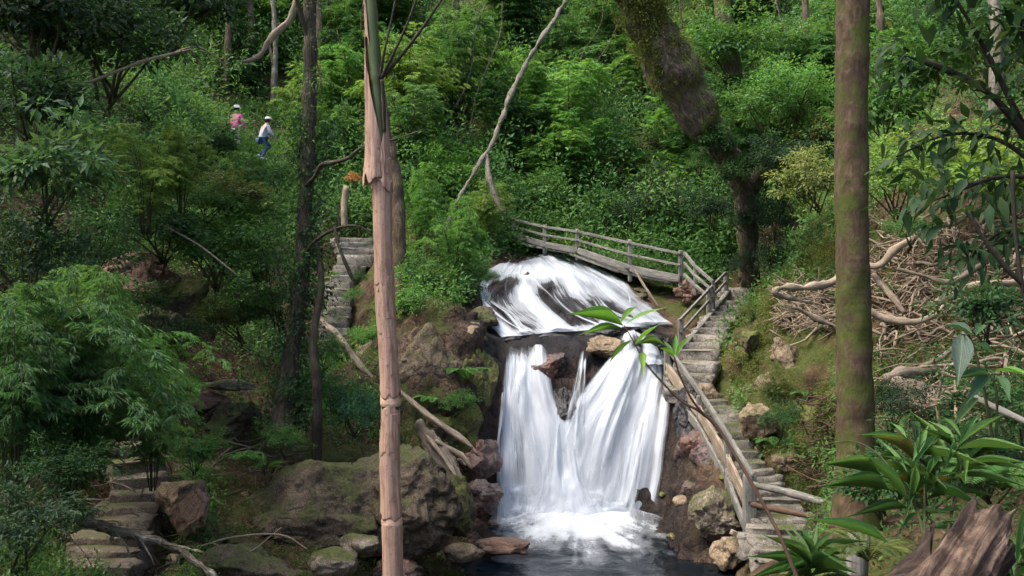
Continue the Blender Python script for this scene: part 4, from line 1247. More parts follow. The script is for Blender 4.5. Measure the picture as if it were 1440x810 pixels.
def proto_bamboo(seed, culms=10, height=2.6, reach=1.4, lean=(0, 0), leafL=.13, leafW=.019, twigs=26, per=7, droop=1.0):
    """a clump of thin arching bamboo stems with drooping fans of narrow leaves"""
    r = np.random.default_rng(seed)
    P_, D_, U_, R_ = [], [], [], []
    g = Geo()
    for i in range(culms):
        a = r.uniform(0, 2 * math.pi)
        o = np.array([math.cos(a), math.sin(a), 0])
        h = height * r.uniform(.6, 1.1); rc = reach * r.uniform(.35, 1.1)
        ln = np.array([lean[0], lean[1], 0]) * r.uniform(.5, 1.2)
        pts = [o * .08, o * rc * .22 + ln * .2 + np.array([0, 0, h * .55]), o * rc * .65 + ln * .65 + np.array([0, 0, h * .95]), o * rc * 1.05 + ln * 1.1 + np.array([0, 0, h * (.98 - .28 * droop)])]
        c = spline(pts, 40)
        g.add(*tube(pts, [.014, .010, .006, .002], 5, 14))
        cr = r.random()
        for k in range(twigs):
            s = .22 + .78 * (k + r.random()) / twigs
            b = c[min(39, int(s * 39))]
            ta = r.uniform(0, 2 * math.pi)
            td = nrmz(np.array([math.cos(ta), math.sin(ta), r.uniform(-.25, .5)]) + o * .5 + nrmz(ln + 1e-6) * .25)
            tl = r.uniform(.2, .5) * (1.15 - .5 * s) * height / 2.6
            kr = r.random()
            for q in range(3):
                w = (q + .6) / 3
                p0 = b + td * tl * w + np.array([0, 0, -.35 * droop * tl * w * w]) + r.normal(0, .015, 3)
                n = per
                az = r.uniform(-1.1, 1.1, n)
                base = nrmz(td + np.array([0, 0, -.25 - .35 * droop * w]))
                sd = nrmz(np.cross(base, (0, 0, 1)))
                dd = nrmz(base[None] * np.cos(az)[:, None] + sd[None] * np.sin(az)[:, None] + np.stack([np.zeros(n), np.zeros(n), r.uniform(-.65, .05, n) * droop], 1))
                P_.append(np.repeat(p0[None], n, 0) + dd * r.uniform(0, .05, n)[:, None])
                D_.append(dd); U_.append(nrmz(np.array([0, 0, 1.0]) + r.normal(0, .35, (n, 3))))
                R_.append(np.clip(cr * .25 + kr * .35 + r.random(n) * .4, 0, .97))
    pos, d, up, rnd = map(np.concatenate, (P_, D_, U_, R_))
    L = leafL * r.uniform(.65, 1.3, len(pos))
    return leaves(pos, d, up, L, L * leafW / leafL, rnd, T_DIA), g


def proto_fern(seed, fronds=9, length=.8, pairs=16):
    r = np.random.default_rng(seed)
    P_, D_, U_, L_, R_ = [], [], [], [], []
    g = Geo()
    for i in range(fronds):
        a = 2 * math.pi * i / fronds + r.uniform(-.3, .3)
        o = np.array([math.cos(a), math.sin(a), 0])
        ln = length * r.uniform(.7, 1.15)
        pts = [np.zeros(3), o * ln * .35 + np.array([0, 0, ln * .48]), o * ln * .75 + np.array([0, 0, ln * .55]), o * ln * 1.05 + np.array([0, 0, ln * .32])]
        c = spline(pts, pairs * 2 + 2)
        t = nrmz(np.gradient(c, axis=0))
        g.add(*tube(pts, [.008, .006, .002], 4, 9))
        fr = r.random()
        for k in range(2, pairs * 2, 1):
            s = k / (pairs * 2)
            sd = nrmz(np.cross(t[k], (0, 0, 1)))
            for sg in (-1, 1):
                P_.append(c[k]); D_.append(sd * sg + t[k] * .5 + np.array([0, 0, -.18])); U_.append(np.cross(sd, t[k]) + r.normal(0, .1, 3))
                L_.append(ln * .26 * math.sin(math.pi * min(1, .12 + s * .88)) ** .7 + .01); R_.append(min(.97, fr * .5 + r.random() * .4))
    L = np.array(L_)
    return leaves(np.array(P_), np.array(D_), nrmz(np.array(U_)), L, L * .24, np.array(R_), T_DIA), g


def proto_bigleaf(seed, n=9, L=.75, W=.2, stalk=.5, spread=.7):
    r = np.random.default_rng(seed)
    P_, D_, R_ = [], [], []
    g = Geo()
    for i in range(n):
        a = 2 * math.pi * i * .382 + r.uniform(-.3, .3)
        o = np.array([math.cos(a), math.sin(a), 0])
        h = stalk * r.uniform(.5, 1.2)
        e = o * h * .35 + np.array([0, 0, h])
        g.add(*tube([np.zeros(3), e * .6, e], [.018, .012, .008], 5, 6))
        P_.append(e); D_.append(o * spread + np.array([0, 0, r.uniform(.15, .9)])); R_.append(r.random() * .95)
    n_ = len(P_)
    LL = L * r.uniform(.7, 1.2, n_)
    tpl = _lance(8, .38, .42, .3)
    return leaves(np.array(P_), np.array(D_), np.repeat(np.array([[0, 0, 1.0]]), n_, 0) + r.normal(0, .15, (n_, 3)), LL, LL * W / L, np.array(R_), tpl), g


PROTO = {}
def register(kind, make, mat, catname, fol, stem=True):
    PROTO[kind] = dict(make=make, mat=mat, cat=catname[1], name=catname[0], fol=fol, root=None, stem=stem)
for s in range(3):
    register(f'shrub{s}', (lambda s=s: proto_bush(200 + s, 110, 34, leafL=.10, leafW=.05)), LEAF, ('shrub', 'shrub'), 'foliage')
    register(f'fine{s}', (lambda s=s: proto_bush(210 + s, 150, 26, leafL=.085, leafW=.036, clump_r=.17)), LEAF, ('shrub', 'shrub'), 'foliage')
    register(f'wide{s}', (lambda s=s: proto_bush(220 + s, 60, 17, leafL=.21, leafW=.085, clump_r=.27)), LEAF, ('broadleaf_shrub', 'shrub'), 'foliage')
    register(f'bamboo{s}', (lambda s=s: proto_bamboo(230 + s, 15, leafL=.10, leafW=.0125, twigs=34, per=10)), LEAF_BAM, ('bamboo_clump', 'bamboo'), 'foliage')
    register(f'weep{s}', (lambda s=s: proto_bamboo(270 + s, 12, 2.3, .85, lean=(1.25, -.25), leafL=.095, leafW=.0105, twigs=40, per=10)), LEAF_BAM, ('bamboo_clump', 'bamboo'), 'foliage')
    register(f'tall{s}', (lambda s=s: proto_bamboo(240 + s, 12, 2.8, .9, leafL=.145, leafW=.022, twigs=28, per=8, droop=.7)), LEAF_BAM, ('bamboo_clump', 'bamboo'), 'foliage')
    register(f'fern{s}', (lambda s=s: proto_fern(250 + s, 8 + s)), LEAF, ('fern', 'fern'), 'fronds')
    register(f'big{s}', (lambda s=s: proto_bigleaf(260 + s, 13 + s, .85, .13)), LEAF_NEAR, ('broadleaf_plant', 'plant'), 'leaves')


def plant(kind, loc, size, rz, color, label, group=None, tilt=(0, 0), name=None, cat=None):
    p = PROTO[kind]
    if p['root'] is None:
        (v, f, rr), g = p['make']()
        root = thing(p['name'], label, p['cat'], (0, 0, 0))
        mk(p['fol'], v, f, p['mat'], root, smooth=False, attrs={'rnd': rr}, color=color)
        g.build('stems', STEM, root, color=(1, 1, 1))
        p['root'] = root
        p['kids'] = [c for c in bpy.data.objects if c.parent == root]
        o = root
    else:
        o = p['root'].copy(); COL.objects.link(o)
        for ch in p['kids']:
            c = ch.copy(); COL.objects.link(c); c.parent = o
            c.color = (*color, 1) if c.name.split('.')[0] != 'stems' else (1, 1, 1, 1)
    if 'group' in o: del o['group']
    if name: o.name = name
    tag(o, label, cat or p['cat'], group)
    o.location = Vector([float(a) for a in loc])
    s = size if not isinstance(size, (int, float)) else (size, size, size)
    o.scale = s
    o.rotation_euler = (tilt[0], tilt[1], rz)
    return o

# base colours of the foliage
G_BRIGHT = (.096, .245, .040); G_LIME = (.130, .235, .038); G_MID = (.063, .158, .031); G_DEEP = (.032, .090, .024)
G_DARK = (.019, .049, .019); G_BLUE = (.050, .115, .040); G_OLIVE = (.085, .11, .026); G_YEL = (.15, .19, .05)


def at(px, py, lift=0.0, d=None):
    if d is not None: return P(px, py, d)
    h, n = cast(px, py)
    if h is None: return P(px, py, 40)
    return h + np.array([0, 0, lift])

# (kind, px, py of the foot, distance or None = on the ground, half width in m, height scale, colour, label)
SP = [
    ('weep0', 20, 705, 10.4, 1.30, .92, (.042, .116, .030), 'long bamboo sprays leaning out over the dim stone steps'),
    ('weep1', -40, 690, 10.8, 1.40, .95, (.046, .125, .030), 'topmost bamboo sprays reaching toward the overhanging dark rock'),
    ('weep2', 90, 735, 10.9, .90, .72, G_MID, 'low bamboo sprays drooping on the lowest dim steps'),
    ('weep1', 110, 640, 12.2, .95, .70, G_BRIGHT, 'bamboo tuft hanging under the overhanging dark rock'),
    ('fine2', 1090, 335, 24.3, .62, .9, G_DARK, 'dark bush filling the hollow right of the leaning tree foot'),  # this bush and the next: dark leaf colour stands in for shade
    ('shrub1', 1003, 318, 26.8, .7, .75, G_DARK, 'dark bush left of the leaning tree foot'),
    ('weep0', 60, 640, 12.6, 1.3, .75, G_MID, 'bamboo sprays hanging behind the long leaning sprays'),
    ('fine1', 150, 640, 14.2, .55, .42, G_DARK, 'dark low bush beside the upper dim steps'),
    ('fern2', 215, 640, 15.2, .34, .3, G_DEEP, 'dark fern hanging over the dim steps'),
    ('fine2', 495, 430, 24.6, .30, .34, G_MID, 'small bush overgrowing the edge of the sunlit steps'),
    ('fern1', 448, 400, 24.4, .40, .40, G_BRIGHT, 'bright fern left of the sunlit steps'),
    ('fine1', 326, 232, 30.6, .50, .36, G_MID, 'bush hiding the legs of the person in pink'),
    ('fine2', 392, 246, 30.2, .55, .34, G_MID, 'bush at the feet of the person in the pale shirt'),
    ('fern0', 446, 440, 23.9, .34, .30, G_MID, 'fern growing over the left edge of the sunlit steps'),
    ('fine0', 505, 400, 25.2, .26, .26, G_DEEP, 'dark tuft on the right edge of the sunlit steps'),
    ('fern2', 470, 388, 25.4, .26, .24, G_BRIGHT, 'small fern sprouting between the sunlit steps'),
    ('fine2', 1040, 394, 25.4, .34, .62, G_DARK, 'small black green bush against the leaning tree foot'),  # added with the next bush; dark leaves put shade at the tree foot
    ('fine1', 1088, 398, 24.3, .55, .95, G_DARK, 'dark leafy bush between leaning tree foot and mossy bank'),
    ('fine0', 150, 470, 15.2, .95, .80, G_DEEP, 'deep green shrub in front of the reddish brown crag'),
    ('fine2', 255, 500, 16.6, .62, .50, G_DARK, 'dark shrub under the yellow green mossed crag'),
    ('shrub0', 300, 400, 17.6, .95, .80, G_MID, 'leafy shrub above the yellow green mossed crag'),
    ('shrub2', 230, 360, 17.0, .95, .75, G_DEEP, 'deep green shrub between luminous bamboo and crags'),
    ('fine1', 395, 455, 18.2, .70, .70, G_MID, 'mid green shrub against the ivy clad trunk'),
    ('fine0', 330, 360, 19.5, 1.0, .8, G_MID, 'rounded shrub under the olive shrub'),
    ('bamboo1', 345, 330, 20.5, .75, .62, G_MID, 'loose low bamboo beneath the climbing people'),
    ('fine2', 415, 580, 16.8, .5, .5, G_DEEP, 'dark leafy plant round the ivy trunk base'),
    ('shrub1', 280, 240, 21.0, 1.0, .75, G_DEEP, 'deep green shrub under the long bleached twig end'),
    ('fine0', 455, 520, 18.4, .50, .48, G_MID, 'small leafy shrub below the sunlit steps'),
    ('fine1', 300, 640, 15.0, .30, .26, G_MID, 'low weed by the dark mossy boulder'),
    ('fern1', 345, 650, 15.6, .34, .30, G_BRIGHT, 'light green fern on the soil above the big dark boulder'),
    ('fine0', 1075, 250, 23.8, .62, .66, G_DARK, 'dark creeper curtain over the lower trunk of the leaning tree'),  # near-black leaves here and below paint in the shade over the lower trunk
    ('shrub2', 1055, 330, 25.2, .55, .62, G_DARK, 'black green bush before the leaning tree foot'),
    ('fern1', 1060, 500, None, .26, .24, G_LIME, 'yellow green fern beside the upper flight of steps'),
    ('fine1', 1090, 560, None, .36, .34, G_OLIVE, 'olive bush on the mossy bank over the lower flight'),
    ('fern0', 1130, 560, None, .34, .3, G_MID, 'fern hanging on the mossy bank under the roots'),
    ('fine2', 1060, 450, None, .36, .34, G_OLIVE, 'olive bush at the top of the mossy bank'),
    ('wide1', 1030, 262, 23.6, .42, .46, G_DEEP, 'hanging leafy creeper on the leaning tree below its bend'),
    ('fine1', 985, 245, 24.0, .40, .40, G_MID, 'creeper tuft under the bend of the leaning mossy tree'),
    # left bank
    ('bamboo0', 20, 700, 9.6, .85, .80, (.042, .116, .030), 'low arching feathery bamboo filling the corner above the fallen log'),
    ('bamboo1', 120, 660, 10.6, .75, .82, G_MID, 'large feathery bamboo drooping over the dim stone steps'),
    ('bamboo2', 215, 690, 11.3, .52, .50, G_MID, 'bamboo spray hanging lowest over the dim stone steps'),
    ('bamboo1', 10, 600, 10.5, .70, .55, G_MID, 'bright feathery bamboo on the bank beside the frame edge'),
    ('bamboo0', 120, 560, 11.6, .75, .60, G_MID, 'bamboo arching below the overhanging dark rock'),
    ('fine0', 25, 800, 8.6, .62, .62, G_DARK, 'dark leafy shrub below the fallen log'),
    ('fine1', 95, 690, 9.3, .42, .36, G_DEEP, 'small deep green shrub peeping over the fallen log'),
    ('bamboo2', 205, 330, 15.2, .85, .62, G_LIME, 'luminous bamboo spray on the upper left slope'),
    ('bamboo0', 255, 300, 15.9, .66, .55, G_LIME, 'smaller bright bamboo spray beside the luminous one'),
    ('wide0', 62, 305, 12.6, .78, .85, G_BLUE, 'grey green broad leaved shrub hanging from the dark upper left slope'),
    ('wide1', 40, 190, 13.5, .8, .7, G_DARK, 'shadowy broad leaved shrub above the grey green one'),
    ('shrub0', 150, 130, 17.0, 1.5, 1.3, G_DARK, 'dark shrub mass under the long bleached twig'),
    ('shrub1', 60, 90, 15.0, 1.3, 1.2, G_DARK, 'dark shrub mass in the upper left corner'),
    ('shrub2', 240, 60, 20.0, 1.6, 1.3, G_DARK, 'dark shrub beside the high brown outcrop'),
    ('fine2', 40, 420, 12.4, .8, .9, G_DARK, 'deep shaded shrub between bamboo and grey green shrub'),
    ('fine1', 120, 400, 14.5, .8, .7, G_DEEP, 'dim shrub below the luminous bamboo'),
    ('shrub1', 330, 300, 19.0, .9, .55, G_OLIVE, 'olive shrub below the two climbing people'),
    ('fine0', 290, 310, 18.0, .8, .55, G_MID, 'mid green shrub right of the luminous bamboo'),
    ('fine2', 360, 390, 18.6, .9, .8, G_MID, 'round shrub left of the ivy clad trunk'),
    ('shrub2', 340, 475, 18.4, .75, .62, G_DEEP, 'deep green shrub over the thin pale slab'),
    ('fine1', 300, 470, 17.2, .5, .5, G_OLIVE, 'small mossy green shrub on the yellow green crag'),
    ('fine0', 400, 640, 15.9, .42, .38, G_MID, 'low leafy plant at the ivy trunk foot'),
    ('big0', 372, 668, 15.4, .40, .34, G_MID, 'small broad leaved seedling on the soil beside the dark boulder'),
    ('wide2', 275, 660, 14.0, .34, .34, G_MID, 'leafy sprig right of the lowest bamboo spray'),
    ('fine2', 498, 610, 17.2, .62, .60, (.03, .10, .045), 'blue green leafy shrub hanging left of the bamboo culm'),
    ('fine1', 470, 575, 17.8, .5, .5, G_MID, 'leafy shrub between ivy trunk and blue green shrub'),
    ('shrub0', 520, 500, 23.2, .45, .55, G_BRIGHT, 'bright green shrub beside the sunlit steps'),
    ('shrub1', 590, 455, 23.2, .66, .62, G_BRIGHT, 'bright shrub on top of the tan cliff block'),
    ('fine0', 600, 420, 24.4, .9, .8, G_MID, 'leafy shrub below the feathery bamboo in the middle'),
    ('fern0', 655, 535, 21.2, .62, .6, G_MID, 'fern tuft on the mossy wall left of the falls'),
    ('fine2', 640, 585, 20.6, .42, .40, G_MID, 'small leafy bush above the splintered driftwood'),
    ('fern1', 612, 572, 20.9, .5, .5, G_BRIGHT, 'pale green fern under the tan cliff block'),
    ('bamboo2', 640, 415, 25.2, .98, .95, G_BRIGHT, 'big bright feathery bamboo left of the upper cascade'),
    ('bamboo0', 590, 350, 26.5, .95, .9, G_BRIGHT, 'bright bamboo behind the culm and the big feathery one'),
    ('bamboo1', 690, 350, 29.0, .85, .75, G_LIME, 'yellowish bamboo overhanging the end of the footbridge'),
    ('fine1', 655, 432, 25.0, .55, .72, G_DEEP, 'dark leafy shrub at the left edge of the upper cascade'),
    ('fine0', 668, 398, 26.6, .50, .50, G_MID, 'leafy bush hiding the left shoulder of the upper cascade'),
    ('fine2', 690, 400, 26.3, .30, .26, G_MID, 'green sprig hanging over the top of the cascade'),
    ('tall0', 372, 395, 20.5, .8, .62, G_MID, 'loose bamboo left of the sunlit steps'),
    ('tall1', 340, 190, 36.5, 1.3, 1.5, G_DEEP, 'dark bamboo close behind the person in pink'),
    ('tall2', 425, 250, 32.5, 1.0, 1.3, G_LIME, 'yellow green bamboo thicket right of the person in the pale shirt'),
    ('tall0', 470, 300, 31.5, 1.3, 1.2, G_MID, 'bamboo behind the short pale post'),
    ('tall1', 560, 250, 33.0, 1.9, 1.7, G_LIME, 'soft light green bamboo behind the culm'),
    ('tall2', 640, 230, 35.0, 1.9, 1.8, G_MID, 'tall bamboo behind the pale leaning trunk'),
    ('wide1', 497, 258, 27.6, .24, .20, (.33, .15, .05), 'withered orange leaves on a low plant above the short pale post'),
    # hillside behind the footbridge
    ('fine0', 905, 345, 32.0, 1.8, 1.5, G_DARK, 'wide dark ivy mass above the footbridge rail'),
    ('fine1', 970, 330, 31.0, 1.5, 1.4, G_DARK, 'dark creeper mound behind the footbridge corner'),
    ('fine2', 850, 320, 33.0, 1.3, .9, G_DEEP, 'deep green creeper mound over the middle of the footbridge'),
    ('shrub0', 760, 300, 33.0, 1.2, 1.0, G_MID, 'leafy shrub over the far end of the footbridge'),
    ('big0', 850, 140, 40.0, 1.9, 1.7, G_BRIGHT, 'banana like plant with long bright leaves high on the hillside'),
    ('big1', 760, 215, 37.0, 1.3, 1.1, G_MID, 'long leaved plant below the pale leaning trunk'),
    ('big2', 900, 250, 36.0, 1.3, 1.0, G_MID, 'long leaved plant above the dark ivy mass'),
    ('wide2', 878, 225, 37.0, .55, .45, (.40, .32, .18), 'withered tan leaves on the hillside left of the leaning mossy tree'),
    ('shrub1', 1012, 225, 24.0, .62, .62, G_DEEP, 'leafy tuft growing over the bend of the leaning mossy tree'),
    ('fine0', 1085, 205, 22.4, 1.2, 1.15, G_MID, 'feathery green shrub right of the leaning mossy tree'),
    ('fine2', 1120, 165, 22.0, 1.0, .9, G_BRIGHT, 'bright leafy shrub left of the mossy trunk top'),
    ('shrub2', 1030, 110, 30.0, 1.6, 1.5, G_MID, 'round bush behind the leaning mossy tree'),
    ('shrub0', 1100, 260, 20.5, .75, .7, G_DARK, 'dark shrub over the black hollow of the leaning tree'),
    # right bank
    ('fine1', 1112, 320, None, .75, .62, G_LIME, 'yellow green shrub on the mossy bank left of the trunk'),
    ('fine2', 1085, 372, None, .5, .36, G_LIME, 'low yellow green bush above the upper steps'),
    ('shrub1', 1150, 290, 17.0, .7, .7, G_YEL, 'pale yellowish shrub beside the mossy trunk'),
    ('fern2', 1110, 450, None, .34, .3, G_LIME, 'fern on the mossy bank under the hooked root'),
    ('fern0', 1085, 630, 17.2, .36, .36, G_MID, 'dark fern beside the lower steps'),
    ('fine0', 1098, 612, 17.0, .40, .42, G_DEEP, 'deep green moss bush on the outcrop over the lower steps'),
    ('shrub2', 1260, 300, 14.6, .75, .75, G_LIME, 'sunlit leafy shrub above the brush pile'),
    ('shrub0', 1340, 285, 15.2, .95, .85, G_LIME, 'bright shrub at the rim of the brush pile'),
    ('wide0', 1420, 300, 14.0, .8, .7, G_LIME, 'yellow green broad leaves at the right edge above the brush pile'),
    ('shrub1', 1300, 160, 18.0, 1.2, 1.2, G_MID, 'leafy shrub high on the right bank'),
    ('fine1', 1400, 110, 17.0, 1.3, 1.2, G_DEEP, 'dark leafy shrub at the top of the right bank'),
    ('wide1', 1240, 200, 17.5, .8, .8, G_MID, 'broad leaved shrub right of the mossy trunk'),
    ('fern1', 1350, 372, None, .36, .30, G_MID, 'fern sprouting in the middle of the brush pile'),
    ('fine0', 1405, 440, None, .40, .34, G_DEEP, 'dark weed at the low end of the brush pile'),
    ('fine1', 1250, 420, None, .26, .24, G_MID, 'green sprig between pale roots beside the mossy trunk'),
    ('fine2', 1280, 345, 12.6, .32, .28, G_MID, 'small leafy sprig in the gap of the brush pile'),
    ('fern1', 1240, 640, 8.6, .40, .36, G_DEEP, 'dark fern at the mossy trunk foot'),
    ('fine1', 1300, 720, 5.6, .42, .32, G_DEEP, 'deep green ground bush under the lance leaved plant'),
    ('fine2', 1390, 700, 5.4, .36, .30, G_DARK, 'dark ground bush behind the torn log end'),
    ('wide0', 1240, 720, 6.0, .26, .22, G_DEEP, 'broad leaved seedling right of the mossy trunk foot'),
    ('fern2', 1410, 690, 4.9, .42, .32, G_MID, 'fern behind the torn rotten log'),
    ('fern0', 1220, 790, 5.2, .30, .26, G_OLIVE, 'grassy fern between grey stub post and torn log'),
    ('fine0', 1440, 640, 6.4, .5, .45, G_DEEP, 'dark leafy bush at the right edge behind the tall leaves'),
    ('wide2', 1385, 475, 7.6, .34, .34, G_BLUE, 'blue green leafy sapling below the brush pile'),
    ('fine2', 1255, 600, 8.8, .32, .32, G_DARK, 'dark little bush right of the mossy trunk'),
]
for i, (k, px, py, d, s, hs, col, lab) in enumerate(SP):
    unit_w = {'b': 1.25, 't': 1.1, 'W': 1.25, 'w': 1.0, 's': 1.0, 'f': 1.0}.get(k[0], 1.0)
    if k.startswith('weep'): unit_w = 1.25
    if k.startswith('fern'): unit_w = .85
    if k.startswith('big'): unit_w = .95
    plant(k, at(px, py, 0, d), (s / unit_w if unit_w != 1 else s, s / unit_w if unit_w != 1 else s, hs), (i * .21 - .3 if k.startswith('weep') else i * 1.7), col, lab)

# shrubs one cannot tell apart, high on the wooded hillside
HILL = [('fine', 'leafy green shrub, one of many alike on the wooded hillside', 'leafy shrubs on the wooded hillside', (G_MID, G_DEEP, G_MID, G_BRIGHT)),
        ('tall', 'feathery bamboo, one of many alike on the wooded hillside', 'feathery bamboos on the wooded hillside', (G_MID, G_DEEP, G_BRIGHT, G_MID)),
        ('shrub', 'round leafed bush, one of many alike on the wooded hillside', 'round leafed bushes on the wooded hillside', (G_MID, G_DEEP, G_MID, G_OLIVE)),
        ('big', 'long leaved plant, one of many alike on the wooded hillside', 'long leaved plants on the wooded hillside', (G_BRIGHT, G_MID, G_LIME, G_MID))]
r = np.random.default_rng(77)
KEEP = [[(285, 120), (440, 120), (455, 340), (265, 340)], [(430, 235), (560, 235), (560, 500), (430, 500)], [(690, 280), (1060, 320), (1060, 420), (690, 420)]]
cnt = 0
tries = 0
while cnt < 190 and tries < 4000:
    tries += 1
    px, py = r.uniform(300, 1200), r.uniform(-60, 330)
    h, n = cast(px, py)
    if h is None or h[1] < 29: continue
    if any(in_poly(np.array([[px, py - 20]]), k)[0] or in_poly(np.array([[px, py]]), k)[0] for k in KEEP): continue
    kk = r.choice(4, p=[.32, .30, .18, .20] if px > 560 else [.2, .6, .15, .05])
    kind, lab, grp, cols = HILL[kk]
    s = {0: 1.3, 1: 1.6, 2: 1.2, 3: 1.35}[kk] * r.uniform(.6, 1.2)
    plant(f'{kind}{r.integers(3)}', h - np.array([0, 0, .1]), (s, s, s * r.uniform(.75, 1.1)), r.uniform(0, 6.28), cols[r.integers(4)], lab, grp, tilt=(r.uniform(0, .25), 0))
    cnt += 1
print('hill plants', cnt)

# ------------------------------------------------------------------ undergrowth: clumps nobody could count
def undergrowth(name, label, n, ylim, seed, per, leafL, asp, clump, lift, col, keepout, tpl=T_DIA, mat=LEAF, only=None, xlim=None, bare=.0, updroop=-.25):
    r = np.random.default_rng(seed)
    nf = SF
    tri = TV[nf]
    cen = tri.mean(1)
    area = np.linalg.norm(np.cross(tri[:, 2] - tri[:, 0], tri[:, 3] - tri[:, 1]), axis=1) / 2
    px = to_px(cen)
    ok = (cen[:, 1] > ylim[0]) & (cen[:, 1] < ylim[1]) & (np.abs(cen[:, 0]) < cen[:, 1] * .62 + 2) & (px[:, 1] > -260)
    if xlim: ok &= (cen[:, 0] > xlim[0]) & (cen[:, 0] < xlim[1])
    for k in keepout: ok &= ~in_poly(px, k)
    if only is not None:
        m = np.zeros(len(px), bool)
        for k in only: m |= in_poly(px, k)
        ok &= m
    w = area * ok / np.maximum(cen[:, 1], 8) ** .9
    patch = fbm(cen * .55 + seed, 3, seed)
    w = w * np.clip(patch * 1.2 + .8 - bare, 0.02, 1)
    w /= w.sum()
    fi = r.choice(len(nf), n, p=w)
    a, b = r.random((2, n))[:, :, None]
    t = tri[fi]
    p = t[:, 0] * (1 - a) * (1 - b) + t[:, 1] * a * (1 - b) + t[:, 2] * a * b + t[:, 3] * (1 - a) * b
    nn = TN[nf[fi, 0]]
    far = np.clip(p[:, 1] / 20, .55, 1.6)
    lump = np.clip(.6 + fbm(p * .9, 3, 12), .05, 1.6)
    c = p + nn * (lift * lump * r.uniform(.2, 1, n) * far)[:, None]
    k = np.repeat(np.arange(n), per)
    off = unit(r, len(k)) * (r.random(len(k)) ** .5)[:, None] * (clump * far[k])[:, None]
    pos = c[k] + off
    outw = nrmz(nn * .6 + np.array([0, -.25, .5]))
    d = nrmz(outw[k] * .4 + nrmz(off) * .8 + unit(r, len(k)) * .4 + np.array([0, 0, updroop]))
    up = nrmz(outw[k] + unit(r, len(k)) * .5)
    cr = np.clip(.5 + .45 * fbm(p * .7 + 3, 3, 21) + .25 * r.normal(0, 1, n), 0, 1)
    rnd = np.clip(cr[k] * .6 + r.random(len(k)) * .4, 0, 1)
    L = leafL * r.uniform(.6, 1.35, len(k)) * far[k]
    v, f, rr = leaves(pos, d, up, L, L * asp, rnd, tpl)
    o = mk(name, v, f, mat, None, smooth=False, attrs={'rnd': rr}, color=col)
    return tag(o, label, None, kind='stuff')

GORGE = [(545, 430), (640, 440), (668, 400), (700, 350), (960, 412), (1062, 398), (1040, 455), (1015, 500), (1045, 560), (1110, 660), (1190, 700), (1200, 1100), (300, 1100), (300, 650), (420, 625), (545, 610)]
STAIRS = [(440, 325), (540, 325), (525, 490), (440, 490)]
DIM = [(110, 600), (215, 600), (240, 680), (250, 830), (70, 830)]
BRUSH = [(1215, 320), (1480, 300), (1480, 480), (1215, 480)]
RBANK = [(1020, 395), (1110, 250), (1190, 250), (1190, 720), (1110, 690), (1010, 500)]
SOIL = [(255, 520), (400, 520), (420, 640), (300, 660), (255, 640)]
PATH = [(306, 150), (410, 150), (450, 305), (290, 305)]
STEPVIEW = [(430, 480), (540, 480), (540, 520), (430, 520)]
undergrowth('undergrowth', 'mixed green undergrowth covering the ravine slopes', 13500, (7, 33), 51, 30, .082, .48, .25, .50, G_MID, [GORGE, STAIRS, DIM, BRUSH, RBANK, SOIL, PATH, STEPVIEW])
undergrowth('undergrowth', 'green undergrowth covering the far hillside', 14000, (29, 60), 52, 24, .10, .45, .40, 1.1, G_MID, [GORGE, STAIRS, PATH, BRUSH], bare=-.2)
undergrowth('creeper_foliage', 'lighter feathery ground creepers on the slopes', 2600, (10, 45), 53, 18, .13, .22, .28, .55, G_BRIGHT, [GORGE, STAIRS, DIM, BRUSH, RBANK, SOIL, PATH], bare=.25, updroop=-.4)
undergrowth('moss_foliage', 'moss and tiny creepers clinging to the right bank', 7000, (13, 28), 54, 16, .036, .5, .09, .09, (.10, .125, .022), [[(1190, 300), (1500, 300), (1500, 900), (1190, 900)]], only=[RBANK], bare=.55)
undergrowth('creeper_foliage', 'leafy creepers over the mossy right bank', 420, (13, 28), 59, 16, .085, .45, .16, .22, G_MID, [[(1190, 300), (1500, 300), (1500, 900), (1190, 900)]], only=[RBANK], bare=.2)
undergrowth('moss_foliage', 'moss and small plants on the rocks beside the pool', 1500, (12, 25), 55, 14, .045, .5, .10, .10, (.06, .085, .02), [[(690, 350), (1010, 350), (1110, 1100), (620, 1100)], DIM], only=[GORGE], bare=.45)
undergrowth('undergrowth', 'small leafy weeds on the near right bank', 2400, (2.5, 11), 57, 16, .075, .42, .14, .10, G_MID, [DIM, STAIRS, [(-900, 0), (1090, 0), (1090, 2000), (-900, 2000)], BRUSH], bare=.1)
undergrowth('undergrowth', 'low weeds beside the upper path', 1700, (24, 40), 58, 20, .07, .45, .20, .16, G_MID, [STAIRS], only=[PATH])
undergrowth('undergrowth', 'scattered seedlings on the shaded soil', 700, (11, 21), 60, 14, .06, .45, .14, .10, G_MID, [STAIRS, [(690, 350), (1010, 350), (1110, 1100), (620, 1100)]], only=[SOIL, [(255, 600), (690, 600), (690, 830), (230, 830)]], bare=.3)
undergrowth('leaf_litter_debris', 'brown fallen leaves on the soil', 2600, (6, 26), 56, 6, .09, .5, .22, .05, (.15, .085, .045), [[(690, 350), (1010, 350), (1110, 1100), (620, 1100)]], only=[SOIL, BRUSH, DIM, [(1190, 470), (1500, 470), (1500, 860), (1190, 860)], [(400, 600), (690, 600), (690, 830), (300, 830)]], bare=.2)
